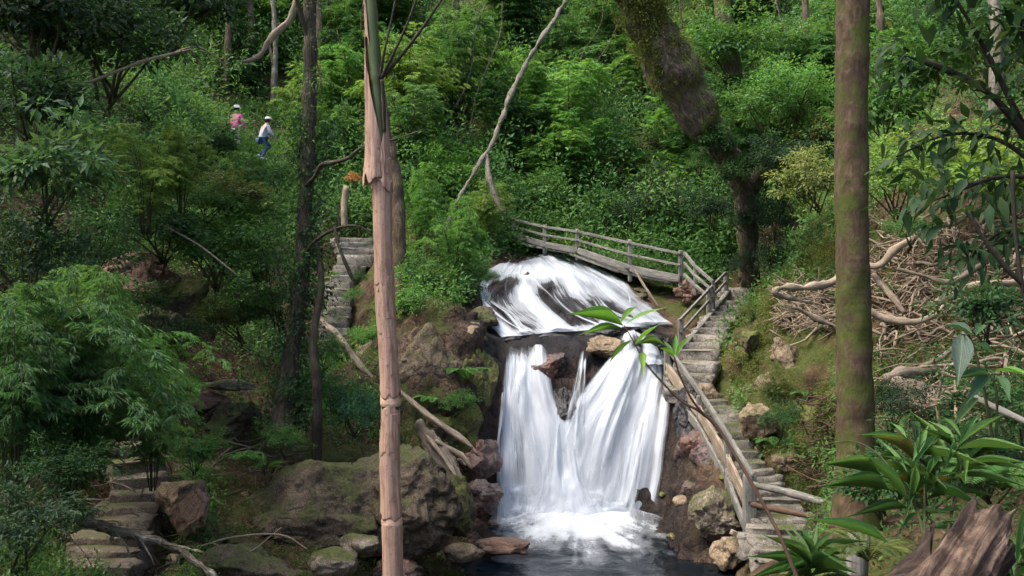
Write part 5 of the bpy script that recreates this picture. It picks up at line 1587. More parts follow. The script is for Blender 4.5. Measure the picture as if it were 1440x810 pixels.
# ------------------------------------------------------------------ trees
BARK_MOSSY = m_bark('mossy_smooth_bark', (.022, .013, .008), (.082, .052, .030), (.18, .125, .078), moss=.54, mosscol=(.05, .060, .011), su=20, sv=11, bstr=.9, bd=.012, cracks=False)
BARK_OLD = m_bark('old_fissured_bark', (.022, .016, .011), (.115, .085, .058), (.32, .255, .18), moss=.46, mosscol=(.10, .12, .018), su=11, sv=4.5, bstr=1.0, bd=.06)
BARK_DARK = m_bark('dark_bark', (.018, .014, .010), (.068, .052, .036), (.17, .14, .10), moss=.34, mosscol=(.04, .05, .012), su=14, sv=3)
BARK_PALE = m_bark('pale_lichen_bark', (.06, .052, .04), (.18, .16, .12), (.36, .33, .27), moss=.3, su=10, sv=3)
BARK_BROWN = m_bark('brown_bark', (.03, .02, .012), (.10, .07, .045), (.22, .17, .12), moss=.3, su=14, sv=3)


def cloud(r, centres, rad, per, leafL, asp, droop=-.35):
    k = np.repeat(np.arange(len(centres)), per)
    off = unit(r, len(k)) * (r.random(len(k)) ** .5)[:, None] * np.asarray(rad)
    pos = centres[k] + off
    d = nrmz(nrmz(off) + unit(r, len(k)) * .5 + np.array([0, 0, droop]))
    up = nrmz(np.array([0, 0, 1.0]) + unit(r, len(k)) * .55)
    cr = r.random(len(centres))
    rnd = np.clip(cr[k] * .5 + r.random(len(k)) * .45, 0, .97)
    L = leafL * r.uniform(.6, 1.3, len(k))
    return pos, d, up, L, L * asp, rnd


def tree(name, label, trunk, rad, m, seed, limbs=(), amp=.03, sides=18, crown=None, extra=(), fr=3, n=None, group=None, limb_m=None):
    """trunk and limbs from photo points; crown = (centres, spread, leaves per clump, leaf length, width ratio, colour)"""
    c = PL(trunk)
    t = thing(name, label, 'tree', c[0], group)
    V, F, uv = tube(c, rad, sides, n or len(trunk) * 10, amp, fr, seed)
    mk('trunk', V, F, m, t, uv=uv)
    for q, rr in limbs:
        V, F, uv = tube(PL(q), rr, 10, None, amp * .4, fr * 2, seed + 2)
        mk('limb', V, F, limb_m or m, t, uv=uv)
    r = np.random.default_rng(seed)
    for (nm, cen, spread, per, L, asp, col, mat, tpl) in extra:
        a = cloud(r, cen, spread, per, L, asp)
        v, f, rr = leaves(*a, tpl)
        mk(nm, v, f, mat, t, smooth=False, attrs={'rnd': rr}, color=col)
    return t


def scatter_box(r, lo, hi, n): return r.uniform(0, 1, (n, 3)) * (np.array(hi) - np.array(lo)) + np.array(lo)

r = np.random.default_rng(5)
# straight mossy trunk on the right, its crown above the picture
tree('tree', 'straight brown mossy trunk standing before the brush pile', [(1204, 745, 7.0), (1203, 640, 7.0), (1201, 500, 7.0), (1199, 380, 7.0), (1197, 200, 7.0), (1199, 0, 7.0), (1198, -300, 7.05), (1202, -700, 7.1)],
     [.185, .132, .120, .117, .112, .116, .105, .09], BARK_MOSSY, 1, amp=.010, fr=9, sides=28, n=90,
     limbs=[([(1199, -250, 7.05), (1330, -420, 7.3), (1480, -520, 7.8)], [.06, .045, .02]), ([(1198, -330, 7.05), (1060, -520, 7.0), (900, -640, 7.4)], [.06, .04, .02]), ([(1201, -500, 7.1), (1300, -760, 6.2), (1420, -900, 5.6)], [.06, .04, .02])],
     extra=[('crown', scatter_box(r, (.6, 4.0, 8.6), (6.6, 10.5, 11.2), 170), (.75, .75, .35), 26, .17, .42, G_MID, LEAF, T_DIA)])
# leaning mossy tree above the stair head
lean = [(1052, 392, 26.4), (1050, 330, 26.2), (1046, 275, 25.6), (1020, 218, 24.8), (985, 165, 24.2), (948, 100, 23.8), (915, 40, 23.5), (885, -30, 23.2), (850, -130, 23)]
q = PL(lean)
qs = spline(q, 120)
ki = r.integers(72, 118, 240)
ang = r.normal(.1, .8, 240)
axv = nrmz(np.gradient(qs, axis=0))[ki]
sdv = nrmz(np.cross(axv, (0, 1, 0)))
mossc = qs[ki] + (np.sin(ang)[:, None] * sdv - np.cos(ang)[:, None] * np.array([0, 1.0, 0])) * .60
tree('tree', 'huge leaning tree with fissured bark and a mossy upper trunk', lean, [.22, .24, .26, .26, .50, .60, .56, .60, .5], BARK_OLD, 2, amp=.13, fr=1.6, sides=36, n=130, limb_m=BARK_DARK,  # dark bark on the lower limbs stands in for shade at the foot
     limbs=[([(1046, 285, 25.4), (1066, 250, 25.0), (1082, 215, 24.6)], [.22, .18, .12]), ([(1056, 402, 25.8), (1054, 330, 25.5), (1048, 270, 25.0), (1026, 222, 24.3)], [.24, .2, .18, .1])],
     extra=[('moss', mossc, (.16, .10, .16), 55, .06, .5, (.13, .155, .026), LEAF, T_DIA)])
tree('tree', 'thin mossy trunk standing behind the huge leaning tree', [(1046, 200, 31), (1038, 130, 31), (1022, 60, 31), (1010, -40, 31)], [.28, .27, .26, .24], BARK_OLD, 3, amp=.05, sides=14)
# ivy clad trunk on the left bank
iv = [(396, 612, 16.6), (404, 540, 16.8), (418, 440, 17.0), (427, 340, 17.1), (432, 230, 17.2), (436, 120, 17.2), (436, 0, 17.2), (440, -120, 17.3)]
q = spline(PL(iv), 60)
ivc = q[r.integers(2, 38, 150)] + r.normal(0, .27, (150, 3)) * np.array([1, .8, 1.1])
ivc2 = q[r.integers(22, 58, 40)] + r.normal(0, .16, (40, 3))
tree('tree', 'dark slender trunk wrapped in ivy on the left bank', iv, [.21, .17, .15, .135, .125, .125, .12, .1], BARK_DARK, 4, amp=.03, sides=16,
     limbs=[([(444, 700, 16.9), (446, 560, 16.5), (440, 480, 16.6), (452, 400, 16.8), (444, 330, 17)], [.09, .085, .07, .05, .03]),
            ([(430, 262, 17.1), (443, 248, 16.8), (452, 232, 16.6), (470, 228, 16.4), (490, 222, 16.3), (512, 206, 16.2), (548, 198, 16.2), (585, 186, 16.3), (604, 178, 16.4)], [.035, .04, .038, .032, .03, .026, .02, .014, .006]),
            ([(424, 360, 17), (448, 335, 16.7), (478, 320, 16.5), (505, 318, 16.4), (522, 330, 16.4)], [.035, .03, .026, .02, .008]),
            ([(470, 318, 16.5), (478, 350, 16.4), (492, 384, 16.4), (500, 402, 16.4)], [.02, .03, .026, .012]),
            ([(478, 325, 16.5), (476, 290, 16.6), (484, 262, 16.8)], [.018, .014, .006]),
            ([(436, 60, 17.2), (420, 10, 17), (408, -40, 16.8)], [.05, .04, .03])],
     extra=[('ivy_leaves', ivc, (.22, .2, .26), 46, .075, .55, (.030, .078, .026), LEAF, T_DIA),
            ('young_leaves', ivc2, (.25, .25, .25), 34, .07, .4, G_MID, LEAF, T_DIA),
            ('crown', scatter_box(r, (-9.5, 12.5, 11.8), (-1.5, 19.5, 15.0), 90), (.85, .85, .4), 26, .2, .42, G_DEEP, LEAF, T_DIA)])
tree('tree', 'pale crooked trunk leaning across the green hillside', [(622, 335, 26.0), (640, 290, 26.4), (668, 240, 27), (690, 206, 27.4), (706, 165, 27.8), (722, 125, 28.2), (750, 72, 28.8), (778, 30, 29.4), (802, -10, 30), (840, -80, 31)],
     [.04, .05, .06, .065, .07, .066, .062, .06, .055, .05], BARK_PALE, 6, amp=.04, fr=4, sides=12,
     limbs=[([(684, 215, 27.3), (688, 250, 27.0), (698, 280, 26.8), (708, 300, 26.7)], [.05, .09, .08, .05])])
tree('tree', 'brown trunk half hidden behind the bamboo culm', [(564, 440, 24.5), (562, 380, 24.6), (560, 300, 24.8), (554, 240, 25), (538, 160, 25.2), (526, 60, 25.3), (520, -60, 25.4)], [.22, .18, .18, .17, .14, .12, .10], BARK_BROWN, 7, amp=.05, sides=14)
for i, (px, py, d, rad, top, lab) in enumerate([
        (352, 110, 38, .16, -60, 'thin far trunk above the person in pink'), (384, 100, 36, .12, -60, 'pale thin far trunk beside the ivy trunk'),
        (448, 150, 37, .17, -60, 'far grey trunk just right of the ivy trunk'), (640, 60, 44, .15, -80, 'slim far trunk above the middle bamboo'),
        (690, 60, 43, .2, -80, 'dark far trunk left of the pale crooked one'), (1130, 60, 33, .14, -80, 'slim trunk between leaning tree and mossy trunk'),
        (318, 70, 36, .13, -60, 'slim dark trunk far above the left slope'), (1235, 70, 20, .10, -60, 'thin trunk right behind the mossy trunk'), (1398, 100, 15, .10, -60, 'thin pale trunk high on the right bank')]):
    h, _ = cast(px, py)
    dd = min(d, h[1] - .3) if h is not None else d
    tree('tree', lab, [(px, py + 60, dd), (px + 3, (py + top) / 2 + 30, dd), (px - 4, top, dd + .3), (px, top - 160, dd + .5)], [rad, rad * .85, rad * .75, rad * .5], BARK_PALE if i in (1, 8) else BARK_BROWN, 20 + i, amp=.03, sides=10)

rv = np.random.default_rng(61)
nv_ = 0
while nv_ < 18:
    px, py = rv.uniform(300, 1160), rv.uniform(40, 230)
    h, _ = cast(px, py)
    if h is None or h[1] < 31 or 300 < px < 420: continue
    d_ = h[1] - rv.uniform(.5, 3)
    ln = rv.uniform(90, 260); sl = rv.normal(0, .28)
    q_ = [(px + sl * ln * u + rv.normal(0, 5), py + 30 - ln * u, d_ - .6 * u) for u in np.linspace(0, 1, 6)]
    w_ = rv.uniform(.022, .055)
    pole('thin_stem', 'slender bare stem, one of many alike on the wooded hillside', 'stem', q_, [w_, w_ * .9, w_ * .7, w_ * .35], BARK_PALE if nv_ % 3 == 0 else BARK_BROWN, 300 + nv_, 6, .006, group='slender stems on the wooded hillside', n=22)
    nv_ += 1

# dark broad leaves overhanging the upper right corner: a leaning sapling rooted beyond the frame
limb = [[(1560, 430, 5.2), (1480, 250, 5.2), (1400, 140, 5.1), (1310, 90, 5.0), (1245, 75, 5.0)],
        [(1480, 250, 5.2), (1400, 250, 5.0), (1330, 275, 4.9), (1275, 300, 4.8)],
        [(1470, 240, 5.2), (1400, 195, 5.3), (1330, 190, 5.3), (1260, 220, 5.3)],
        [(1440, 180, 5.2), (1380, 60, 5.2), (1330, -20, 5.2), (1290, -60, 5.2)],
        [(1500, 300, 5.2), (1450, 320, 5.0), (1400, 330, 4.9), (1365, 360, 4.8)],
        [(1450, 190, 5.2), (1440, 60, 5.0), (1420, -30, 5.0)]]
t = thing('tree', 'dark sapling whose broad leaves overhang the upper right corner', 'tree', P(1560, 430, 5.2))
V, F, uv = tube(PL([(1575, 800, 5.4), (1565, 600, 5.3)] + limb[0]), [.06, .05, .04, .03, .02, .012, .005], 9, 40, .006, 6, 3)
mk('trunk', V, F, TWIG, t, uv=uv)
for l in limb[1:]:
    V, F, uv = tube(PL(l), [.018, .012, .008, .004], 6, 18, .003, 8, 2)
    mk('limb', V, F, TWIG, t, uv=uv)
rr_ = np.random.default_rng(9)
pos, dd = [], []
for l in limb:
    c = spline(PL(l), 60)
    g = np.gradient(c, axis=0)
    for i in range(16, 60):
        for _ in range(3):
            if rr_.random() < .95:
                pos.append(c[i] + rr_.normal(0, .07, 3)); dd.append(nrmz(g[i]) * .6 + rr_.normal(0, .6, 3) + np.array([0, 0, -.45]))
pos, dd = np.array(pos), np.array(dd)
L = rr_.uniform(.06, .135, len(pos))
v, f, rr = leaves(pos, dd, nrmz(np.array([0, 0, 1]) + rr_.normal(0, .4, (len(pos), 3))), L, L * .40, rr_.random(len(pos)) * .95, T_SOFT)
mk('crown', v, f, LEAF_NEAR, t, smooth=True, attrs={'rnd': rr}, color=(.026, .062, .018))
for lab, pts in (('dark thin stem hanging at the right edge over the brush pile', [(1424, 240, 4.6), (1428, 330, 4.6), (1440, 420, 4.6), (1452, 500, 4.6)]),
                 ('dark twig curving from the right edge toward the brush pile', [(1446, 408, 4.6), (1418, 380, 4.6), (1392, 348, 4.6), (1372, 318, 4.6), (1362, 296, 4.6)])):
    pole('hanging_twig', lab, 'twig', pts, [.010, .010, .008, .004], TWIG, 60, 6, .003)

# ------------------------------------------------------------------ bamboo culm close to the eye
def m_sheath():
    m, nt, out = _nt('bamboo_sheath')
    tc = N(nt, 'ShaderNodeTexCoord')
    a = noise_tex(nt, mapping(nt, tc.outputs['UV'], (150, 2.5, 1)), 1, 6, .6, .3)
    b = noise_tex(nt, mapping(nt, tc.outputs['UV'], (18, 5, 1)), 1, 6, .65, .8)
    c = ramp(nt, a, [(.3, (.27, .165, .115)), (.5, (.355, .225, .158)), (.72, (.47, .325, .24))])
    c = mixc(nt, ramp(nt, b, [(.34, gray(.8)), (.50, gray(0))]), c, (.20, .095, .065))
    c = mixc(nt, ramp(nt, noise_tex(nt, tc.outputs['Object'], 45, 4, .7), [(.3, gray(.6)), (.42, gray(0))]), c, (.07, .035, .025))
    p = principled(nt, None, c, .6, mth(nt, 'ADD', a, b), .5, .006, .3)
    t = N(nt, 'ShaderNodeBsdfTranslucent'); nt.links.new(c, t.inputs[0])
    mx = N(nt, 'ShaderNodeMixShader'); mx.inputs[0].default_value = .15
    nt.links.new(p.outputs[0], mx.inputs[1]); nt.links.new(t.outputs[0], mx.inputs[2]); nt.links.new(mx.outputs[0], out.inputs[0])
    return m
SHEATH = m_sheath()
CULM = m_plain('green_culm', (.055, .075, .022), .4, 6, .4, .1)
COLLAR = m_plain('pale_node_collar', (.44, .28, .19), .7, 40, .35, .5, .005)
cul = [(556, 930, 4.0), (553, 840, 4.0), (551, 733, 4.0), (548, 650, 4.0), (549, 565, 4.0), (546, 490, 4.0), (540, 400, 4.0), (537, 255, 4.0), (530, 130, 4.0), (521, 0, 4.0), (512, -160, 4.0), (500, -400, 4.0)]
ck = spline(PL(cul), 240)
cpy = to_px(ck)[:, 1]
def cpt(py):
    i = np.argsort(cpy)
    return np.array([np.interp(py, cpy[i], ck[i, k]) for k in range(3)])
culm = thing('bamboo_culm', 'tall brown sheathed bamboo culm close before the waterfall', 'bamboo', cpt(930))
n = 200
pyv = np.linspace(925, -390, n)
rad = np.interp(pyv, [-390, 0, 130, 255, 410, 565, 733, 930], [.018, .023, .026, .031, .033, .035, .038, .040])
for nd in (733, 565, 408, 110, -120): rad = rad * (1 + .13 * np.exp(-((pyv - nd) / 5) ** 2) - .05 * np.exp(-((pyv - nd - 9) / 5) ** 2))
V, F, uv = tube(np.array([cpt(p) for p in pyv]), rad, 24, n, .0)
mk('stem', V, F, CULM, culm, uv=uv)


def sheath(py0, py1, r0, r1, a0=lambda s: -math.pi, a1=lambda s: math.pi, flare=.0, seed=0, ragged=.02, shift=0.0, wr=.0022):
    """a papery tube segment from py0 (bottom) up to py1; angles: 0 faces the eye, positive to the right"""
    ns, nth = 70, 48
    V, UV = [], []
    for i, s in enumerate(np.linspace(0, 1, ns)):
        py = py0 + (py1 - py0) * s
        th = np.linspace(a0(s), a1(s), nth)
        pyj = py + (ragged * 900 * vnoise(np.stack([th * 2.5, np.full(nth, seed), np.full(nth, s > .5)], 1), seed)) * (np.exp(-(s / .06) ** 2) + np.exp(-((1 - s) / .06) ** 2))
        c = np.array([cpt(p) for p in pyj])
        rr = r0 + (r1 - r0) * s + flare * math.exp(-(s / .10) ** 2)
        fold = wr * fbm(np.stack([th * 3.0, np.full(nth, s * 2.2 + th * .5), np.full(nth, seed * 3.)], 1), 3, seed)
        rr = rr + fold
        V.append(c + np.stack([np.sin(th) * rr + shift * (1 - s), -np.cos(th) * rr, 0 * th], 1))
        UV.append(np.stack([th * r0, np.full(nth, s * (py0 - py1) / 350)], 1))
    k = (np.arange(ns - 1)[:, None] * nth + np.arange(nth - 1)[None, :]).ravel()
    o = mk('sheath', np.concatenate(V), np.stack([k, k + 1, k + nth + 1, k + nth], 1), SHEATH, culm, uv=np.concatenate(UV))
    sm = o.modifiers.new('thick', 'SOLIDIFY'); sm.thickness = .0012
    return o
sheath(930, 737, .043, .0415, seed=1, ragged=.004)
sheath(727, 572, .0408, .0392, flare=.003, seed=2, ragged=.010)
sheath(640, 575, .0405, .0402, lambda s: -1.9 + 1.6 * s, lambda s: .9 + .3 * s, seed=12, ragged=.012)
sheath(556, 392, .0395, .0372, flare=.003, seed=3, ragged=.012)
sheath(520, 420, .0388, .0388, lambda s: -.9 + .9 * s, lambda s: .4 + 1.9 * s, seed=13, ragged=.012)
sheath(400, 222, .0372, .0392, lambda s: -math.pi * .98, lambda s: math.pi * .98, seed=4, ragged=.006)
sheath(456, 385, .0392, .0405, lambda s: -1.5 + 2.2 * s, lambda s: 1.6, seed=8, ragged=.02)
# the great loose sheath that opens upward to a point
sheath(256, 52, .046, .033, lambda s: -2.6 + .2 * s, lambda s: 1.5 - 3.0 * s, flare=.008, seed=5, ragged=.012, shift=-.022, wr=.004)
sheath(262, 178, .044, .036, lambda s: -.8 + 1.6 * s, lambda s: 2.6 - .9 * s, flare=.006, seed=6, ragged=.012, shift=-.004, wr=.004)
sheath(205, 92, .037, .030, lambda s: .55 + .25 * s, lambda s: 1.9 - .8 * s, seed=7, ragged=.01)
sheath(60, -60, .031, .027, lambda s: -2.4, lambda s: -.5 - .5 * s, seed=9, ragged=.01)
for nd, rr in ((733, .0405), (564, .039)):
    pts = [cpt(nd + 7), cpt(nd + 3), cpt(nd - 2), cpt(nd - 9)]
    V, F, uv = tube(pts, [rr, rr * 1.07, rr * 1.05, rr * .99], 32, 14, .0015, 40, nd)
    mk('node_collar', V, F, COLLAR, culm, uv=uv)
for q, rr in (([(534, 112, 3.97), (541, 70, 3.95), (550, 30, 3.95), (562, -30, 3.95)], [.007, .005, .0045, .004]),
              ([(535, 112, 3.97), (552, 78, 3.94), (572, 35, 3.92), (596, -30, 3.9)], [.008, .006, .005, .004]),
              ([(536, 110, 3.97), (556, 88, 3.95), (590, 45, 3.9), (630, -15, 3.86)], [.009, .0065, .006, .005]),
              ([(541, 185, 3.97), (540, 150, 3.96), (537, 112, 3.96)], [.006, .007, .008])):
    V, F, uv = tube(PL(q), rr, 7, 20, .001, 20)
    mk('branch', V, F, TWIG, culm, uv=uv)

# ------------------------------------------------------------------ plants close to the eye, leaf by leaf
def leaf_from(a, b, w, d0, d1, up=(0, 0, 1), roll=0.0, tpl=None):
    """one leaf from base pixel a to tip pixel b, w pixels wide"""
    p, q = P(*a, d0), P(*b, d1)
    q = p + (q - p) * 1.08
    L = np.linalg.norm(q - p)
    u = np.asarray(up, float) + np.array([0, -.55, 0])
    v, f, _ = leaves(p[None], (q - p)[None], u[None], L, w / FPX * (d0 + d1) / 2 * .64, np.zeros(1), tpl or _lance(9, .10, .42, .16))
    return v, f


def near_plant(name, label, cat, stems, lvs, col, m=LEAF_VEIN, sm=STEM, part='leaf', foot=None):
    base = P(*stems[0][0][0])
    t = thing(name, label, cat, base)
    for q, rr in stems:
        V, F, uv = tube(PL(q), rr, 7, None, .001, 20)
        mk('stem', V, F, sm, t, uv=uv)
    r = np.random.default_rng(len(lvs))
    for l in lvs:
        tp = _lance(11, r.uniform(.02, .2), .42, r.uniform(.1, .4))
        v, f = leaf_from(*l[:5], tpl=tp)
        c = l[5] if len(l) > 5 else col
        mk(part, v, f, m, t, attrs={'rnd': np.full(len(v), r.uniform(.2, .8))}, color=c, uv=tp[0][:, :2])
    return t


def more_leaves(t, node, d, n, length, w, col, seed, spread=1.0):
    """further lance leaves of the plant, fanned round a node"""
    r = np.random.default_rng(seed)
    for k in range(n):
        a = r.uniform(0, 2 * math.pi)
        dr = np.array([math.cos(a) * spread, math.sin(a) * .8 * spread, r.uniform(-.15, 1.0)])
        p = P(*node, d) + r.normal(0, .02, 3) + np.array([0, 0, r.uniform(-.12, .06)])
        tp = _lance(11, r.uniform(.15, .5), .40, r.uniform(.1, .4))
        L = length * r.uniform(.6, 1.15)
        v, f, _ = leaves(p[None], dr[None], np.array([[0, -.3, 1.0]]) + r.normal(0, .2, (1, 3)), L, w * r.uniform(.7, 1.2), np.zeros(1), tp)
        mk('leaf', v, f, LEAF_VEIN, t, attrs={'rnd': np.full(len(v), r.uniform(.1, .85))}, color=((.13, .13, .03) if r.random() < .08 else tuple(np.array(col) * r.uniform(.55, 1.15))), uv=tp[0][:, :2])

D = 4.3
near_plant('sapling', 'thin leaning sapling with bright glossy leaves crossing the falls', 'sapling',
           [([(1128, 830, 4.1), (1096, 752, 4.15), (1062, 688, 4.2), (1034, 640, 4.25), (1008, 600, 4.3), (985, 579, 4.3), (958, 564, 4.3), (930, 536, 4.3), (906, 508, 4.3), (892, 482, 4.3), (878, 458, 4.3)], [.0085, .0085, .008, .0078, .0075, .007, .005, .0045, .004, .0035, .003]),
            ([(990, 584, 4.3), (972, 560, 4.28), (956, 528, 4.27), (948, 502, 4.26)], [.006, .005, .0045, .003])],
           [((876, 458), (806, 437), 21, D, 4.15), ((874, 461), (820, 466), 13, D, 4.1), ((872, 456), (896, 423), 15, D, 4.5), ((880, 456), (928, 427), 14, D, 4.25),
            ((892, 486), (924, 456), 17, D, 4.2), ((903, 496), (904, 520), 17, D, 4.12), ((890, 478), (856, 505), 12, D, 4.5, G_MID), ((896, 484), (938, 478), 9, D, 4.4, G_MID),
            ((948, 503), (929, 489), 13, 4.26, 4.2), ((948, 503), (951, 466), 11, 4.26, 4.35), ((950, 503), (969, 470), 12, 4.26, 4.3), ((949, 504), (934, 478), 9, 4.26, 4.4, G_MID)], (.13, .29, .03), sm=WOOD_BROWN)
D = 3.4
lp_ = near_plant('lance_leaved_plant', 'ginger like plant with long lance leaves above the torn log', 'plant',
           [([(1306, 800, 3.2), (1296, 740, 3.3), (1282, 700, 3.4), (1262, 672, 3.4), (1236, 640, 3.45), (1205, 622, 3.5), (1168, 622, 3.5)], [.006, .006, .005, .0045, .003, .002, .001]),
            ([(1300, 780, 3.2), (1300, 720, 3.35), (1299, 672, 3.45), (1290, 640, 3.5)], [.005, .004, .003, .002]),
            ([(1330, 760, 3.3), (1345, 690, 3.5), (1352, 655, 3.5), (1346, 622, 3.5)], [.006, .005, .004, .003])],
           [((1276, 706), (1221, 634), 28, D, 3.3), ((1278, 708), (1290, 648), 19, D, 3.25), ((1284, 648), (1306, 593), 18, D, 3.5), ((1286, 654), (1320, 604), 16, D, 3.5), ((1276, 664), (1242, 614), 12, D, 3.5, G_MID),
            ((1274, 618), (1212, 603), 9, D, 3.3), ((1275, 616), (1254, 592), 11, D, 3.5), ((1252, 690), (1166, 673), 9, D, 3.2), ((1238, 668), (1164, 650), 7, D, 3.2), ((1276, 714), (1200, 722), 12, D, 3.2, G_DEEP),
            ((1250, 764), (1146, 718), 15, 3.2, 3.2), ((1300, 672), (1330, 620), 18, D, 3.5, G_MID), ((1302, 676), (1314, 640), 13, D, 3.2), ((1280, 655), (1250, 640), 13, D, 3.5, G_MID), ((1290, 640), (1282, 590), 11, D, 3.7, G_DEEP),
            ((1344, 628), (1309, 592), 15, 3.5, 3.6), ((1346, 628), (1378, 578), 13, 3.5, 3.6), ((1348, 626), (1408, 583), 13, 3.5, 3.5), ((1346, 632), (1446, 616), 14, 3.5, 3.2), ((1356, 652), (1436, 644), 15, 3.5, 3.3),
            ((1346, 628), (1330, 655), 14, 3.5, 3.3), ((1350, 622), (1360, 586), 11, 3.5, 3.7, G_MID), ((1358, 650), (1398, 612), 13, 3.5, 3.6, G_MID), ((1352, 640), (1358, 672), 15, 3.5, 3.3, G_LIME)], (.075, .185, .04))
tp_ = near_plant('tufted_plant', 'dark long leaved tuft at the foot of the steps beside the railing post', 'plant',
           [([(1142, 850, 5.2), (1140, 812, 5.2), (1136, 790, 5.2)], [.012, .01, .008])],
           [((1136, 792), (1088, 748), 12, 5.2, 5.1), ((1136, 790), (1102, 738), 12, 5.2, 5.3), ((1138, 790), (1150, 734), 12, 5.2, 5.3), ((1138, 790), (1168, 742), 12, 5.2, 5.1), ((1140, 796), (1188, 766), 12, 5.2, 5.0),
            ((1134, 796), (1062, 776), 12, 5.2, 5.0), ((1136, 802), (1058, 800), 12, 5.2, 4.9), ((1140, 800), (1196, 792), 12, 5.2, 4.9), ((1136, 786), (1126, 738), 11, 5.2, 5.5), ((1138, 806), (1090, 824), 13, 5.2, 4.9),
            ((1137, 794), (1110, 760), 11, 5.2, 5.0), ((1140, 798), (1164, 772), 12, 5.2, 4.9), ((1136, 800), (1100, 790), 12, 5.2, 4.8)], (.05, .125, .03))
near_plant('taro_plant', 'plant with a big grey green drooping leaf beside the brush pile', 'plant',
           [([(1400, 640, 4.4), (1382, 540, 4.4), (1366, 478, 4.4), (1352, 470, 4.3)], [.008, .007, .005, .004]), ([(1400, 640, 4.4), (1402, 560, 4.4), (1396, 530, 4.4)], [.007, .006, .004])],
           [((1354, 466), (1350, 528), 46, 4.35, 4.2, (.075, .115, .085)), ((1372, 472), (1384, 452), 22, 4.4, 4.5), ((1368, 470), (1330, 452), 20, 4.4, 4.5), ((1392, 528), (1362, 560), 26, 4.4, 4.25), ((1400, 528), (1420, 562), 22, 4.4, 4.25),
            ((1398, 522), (1450, 520), 17, 4.4, 4.2, G_BRIGHT), ((1394, 528), (1340, 530), 16, 4.4, 4.3), ((1376, 560), (1344, 592), 24, 4.4, 4.3, G_BLUE), ((1372, 484), (1402, 496), 22, 4.4, 4.4)], (.045, .115, .05))
bp_ = near_plant('broadleaf_plant', 'bright blade leaved plant in the corner beside the torn log', 'plant',
           [([(1440, 900, 2.9), (1436, 830, 2.9), (1430, 790, 2.9)], [.006, .005, .004])],
           [((1428, 800), (1446, 700), 26, 2.9, 3.0), ((1426, 810), (1416, 740), 20, 2.9, 3.0, G_DEEP), ((1430, 820), (1480, 760), 26, 2.9, 2.9), ((1424, 826), (1396, 790), 20, 2.9, 2.8, G_DEEP), ((1436, 770), (1470, 690), 22, 2.9, 3.1, G_DEEP)], (.06, .17, .03))

more_leaves(lp_, (1284, 668), 3.5, 20, .25, .017, (.06, .15, .03), 1)
more_leaves(lp_, (1345, 640), 3.6, 20, .25, .017, (.06, .15, .03), 2)
more_leaves(lp_, (1312, 700), 3.4, 10, .18, .022, (.045, .11, .024), 3)
more_leaves(tp_, (1136, 796), 5.2, 22, .26, .026, (.045, .115, .025), 4)
more_leaves(bp_, (1432, 800), 2.9, 10, .20, .03, (.045, .12, .025), 5)
# ------------------------------------------------------------------ people on the upper path
def skin_body(name, joints, edges, m, parent, sub=1):
    """one continuous surface grown round a skeleton: joints {name: (x, y, z, r)}; the pelvis is the root"""
    keys = list(joints)
    me = bpy.data.meshes.new(name)
    off = Vector(parent.location)
    me.from_pydata([tuple(Vector(joints[k][:3])) for k in keys], [(keys.index(a), keys.index(b)) for a, b in edges], [])
    o = bpy.data.objects.new(name, me); COL.objects.link(o); o.parent = parent
    sk = o.modifiers.new('skin', 'SKIN')
    for k, d in zip(keys, me.skin_vertices[0].data):
        rr = joints[k][3]
        d.radius = (rr if isinstance(rr, tuple) else (rr, rr))
        d.use_root = (k == keys[0])
    sb = o.modifiers.new('sub', 'SUBSURF'); sb.levels = sb.render_levels = 2
    me.materials.append(m)
    for p in me.polygons: p.use_smooth = True
    return o


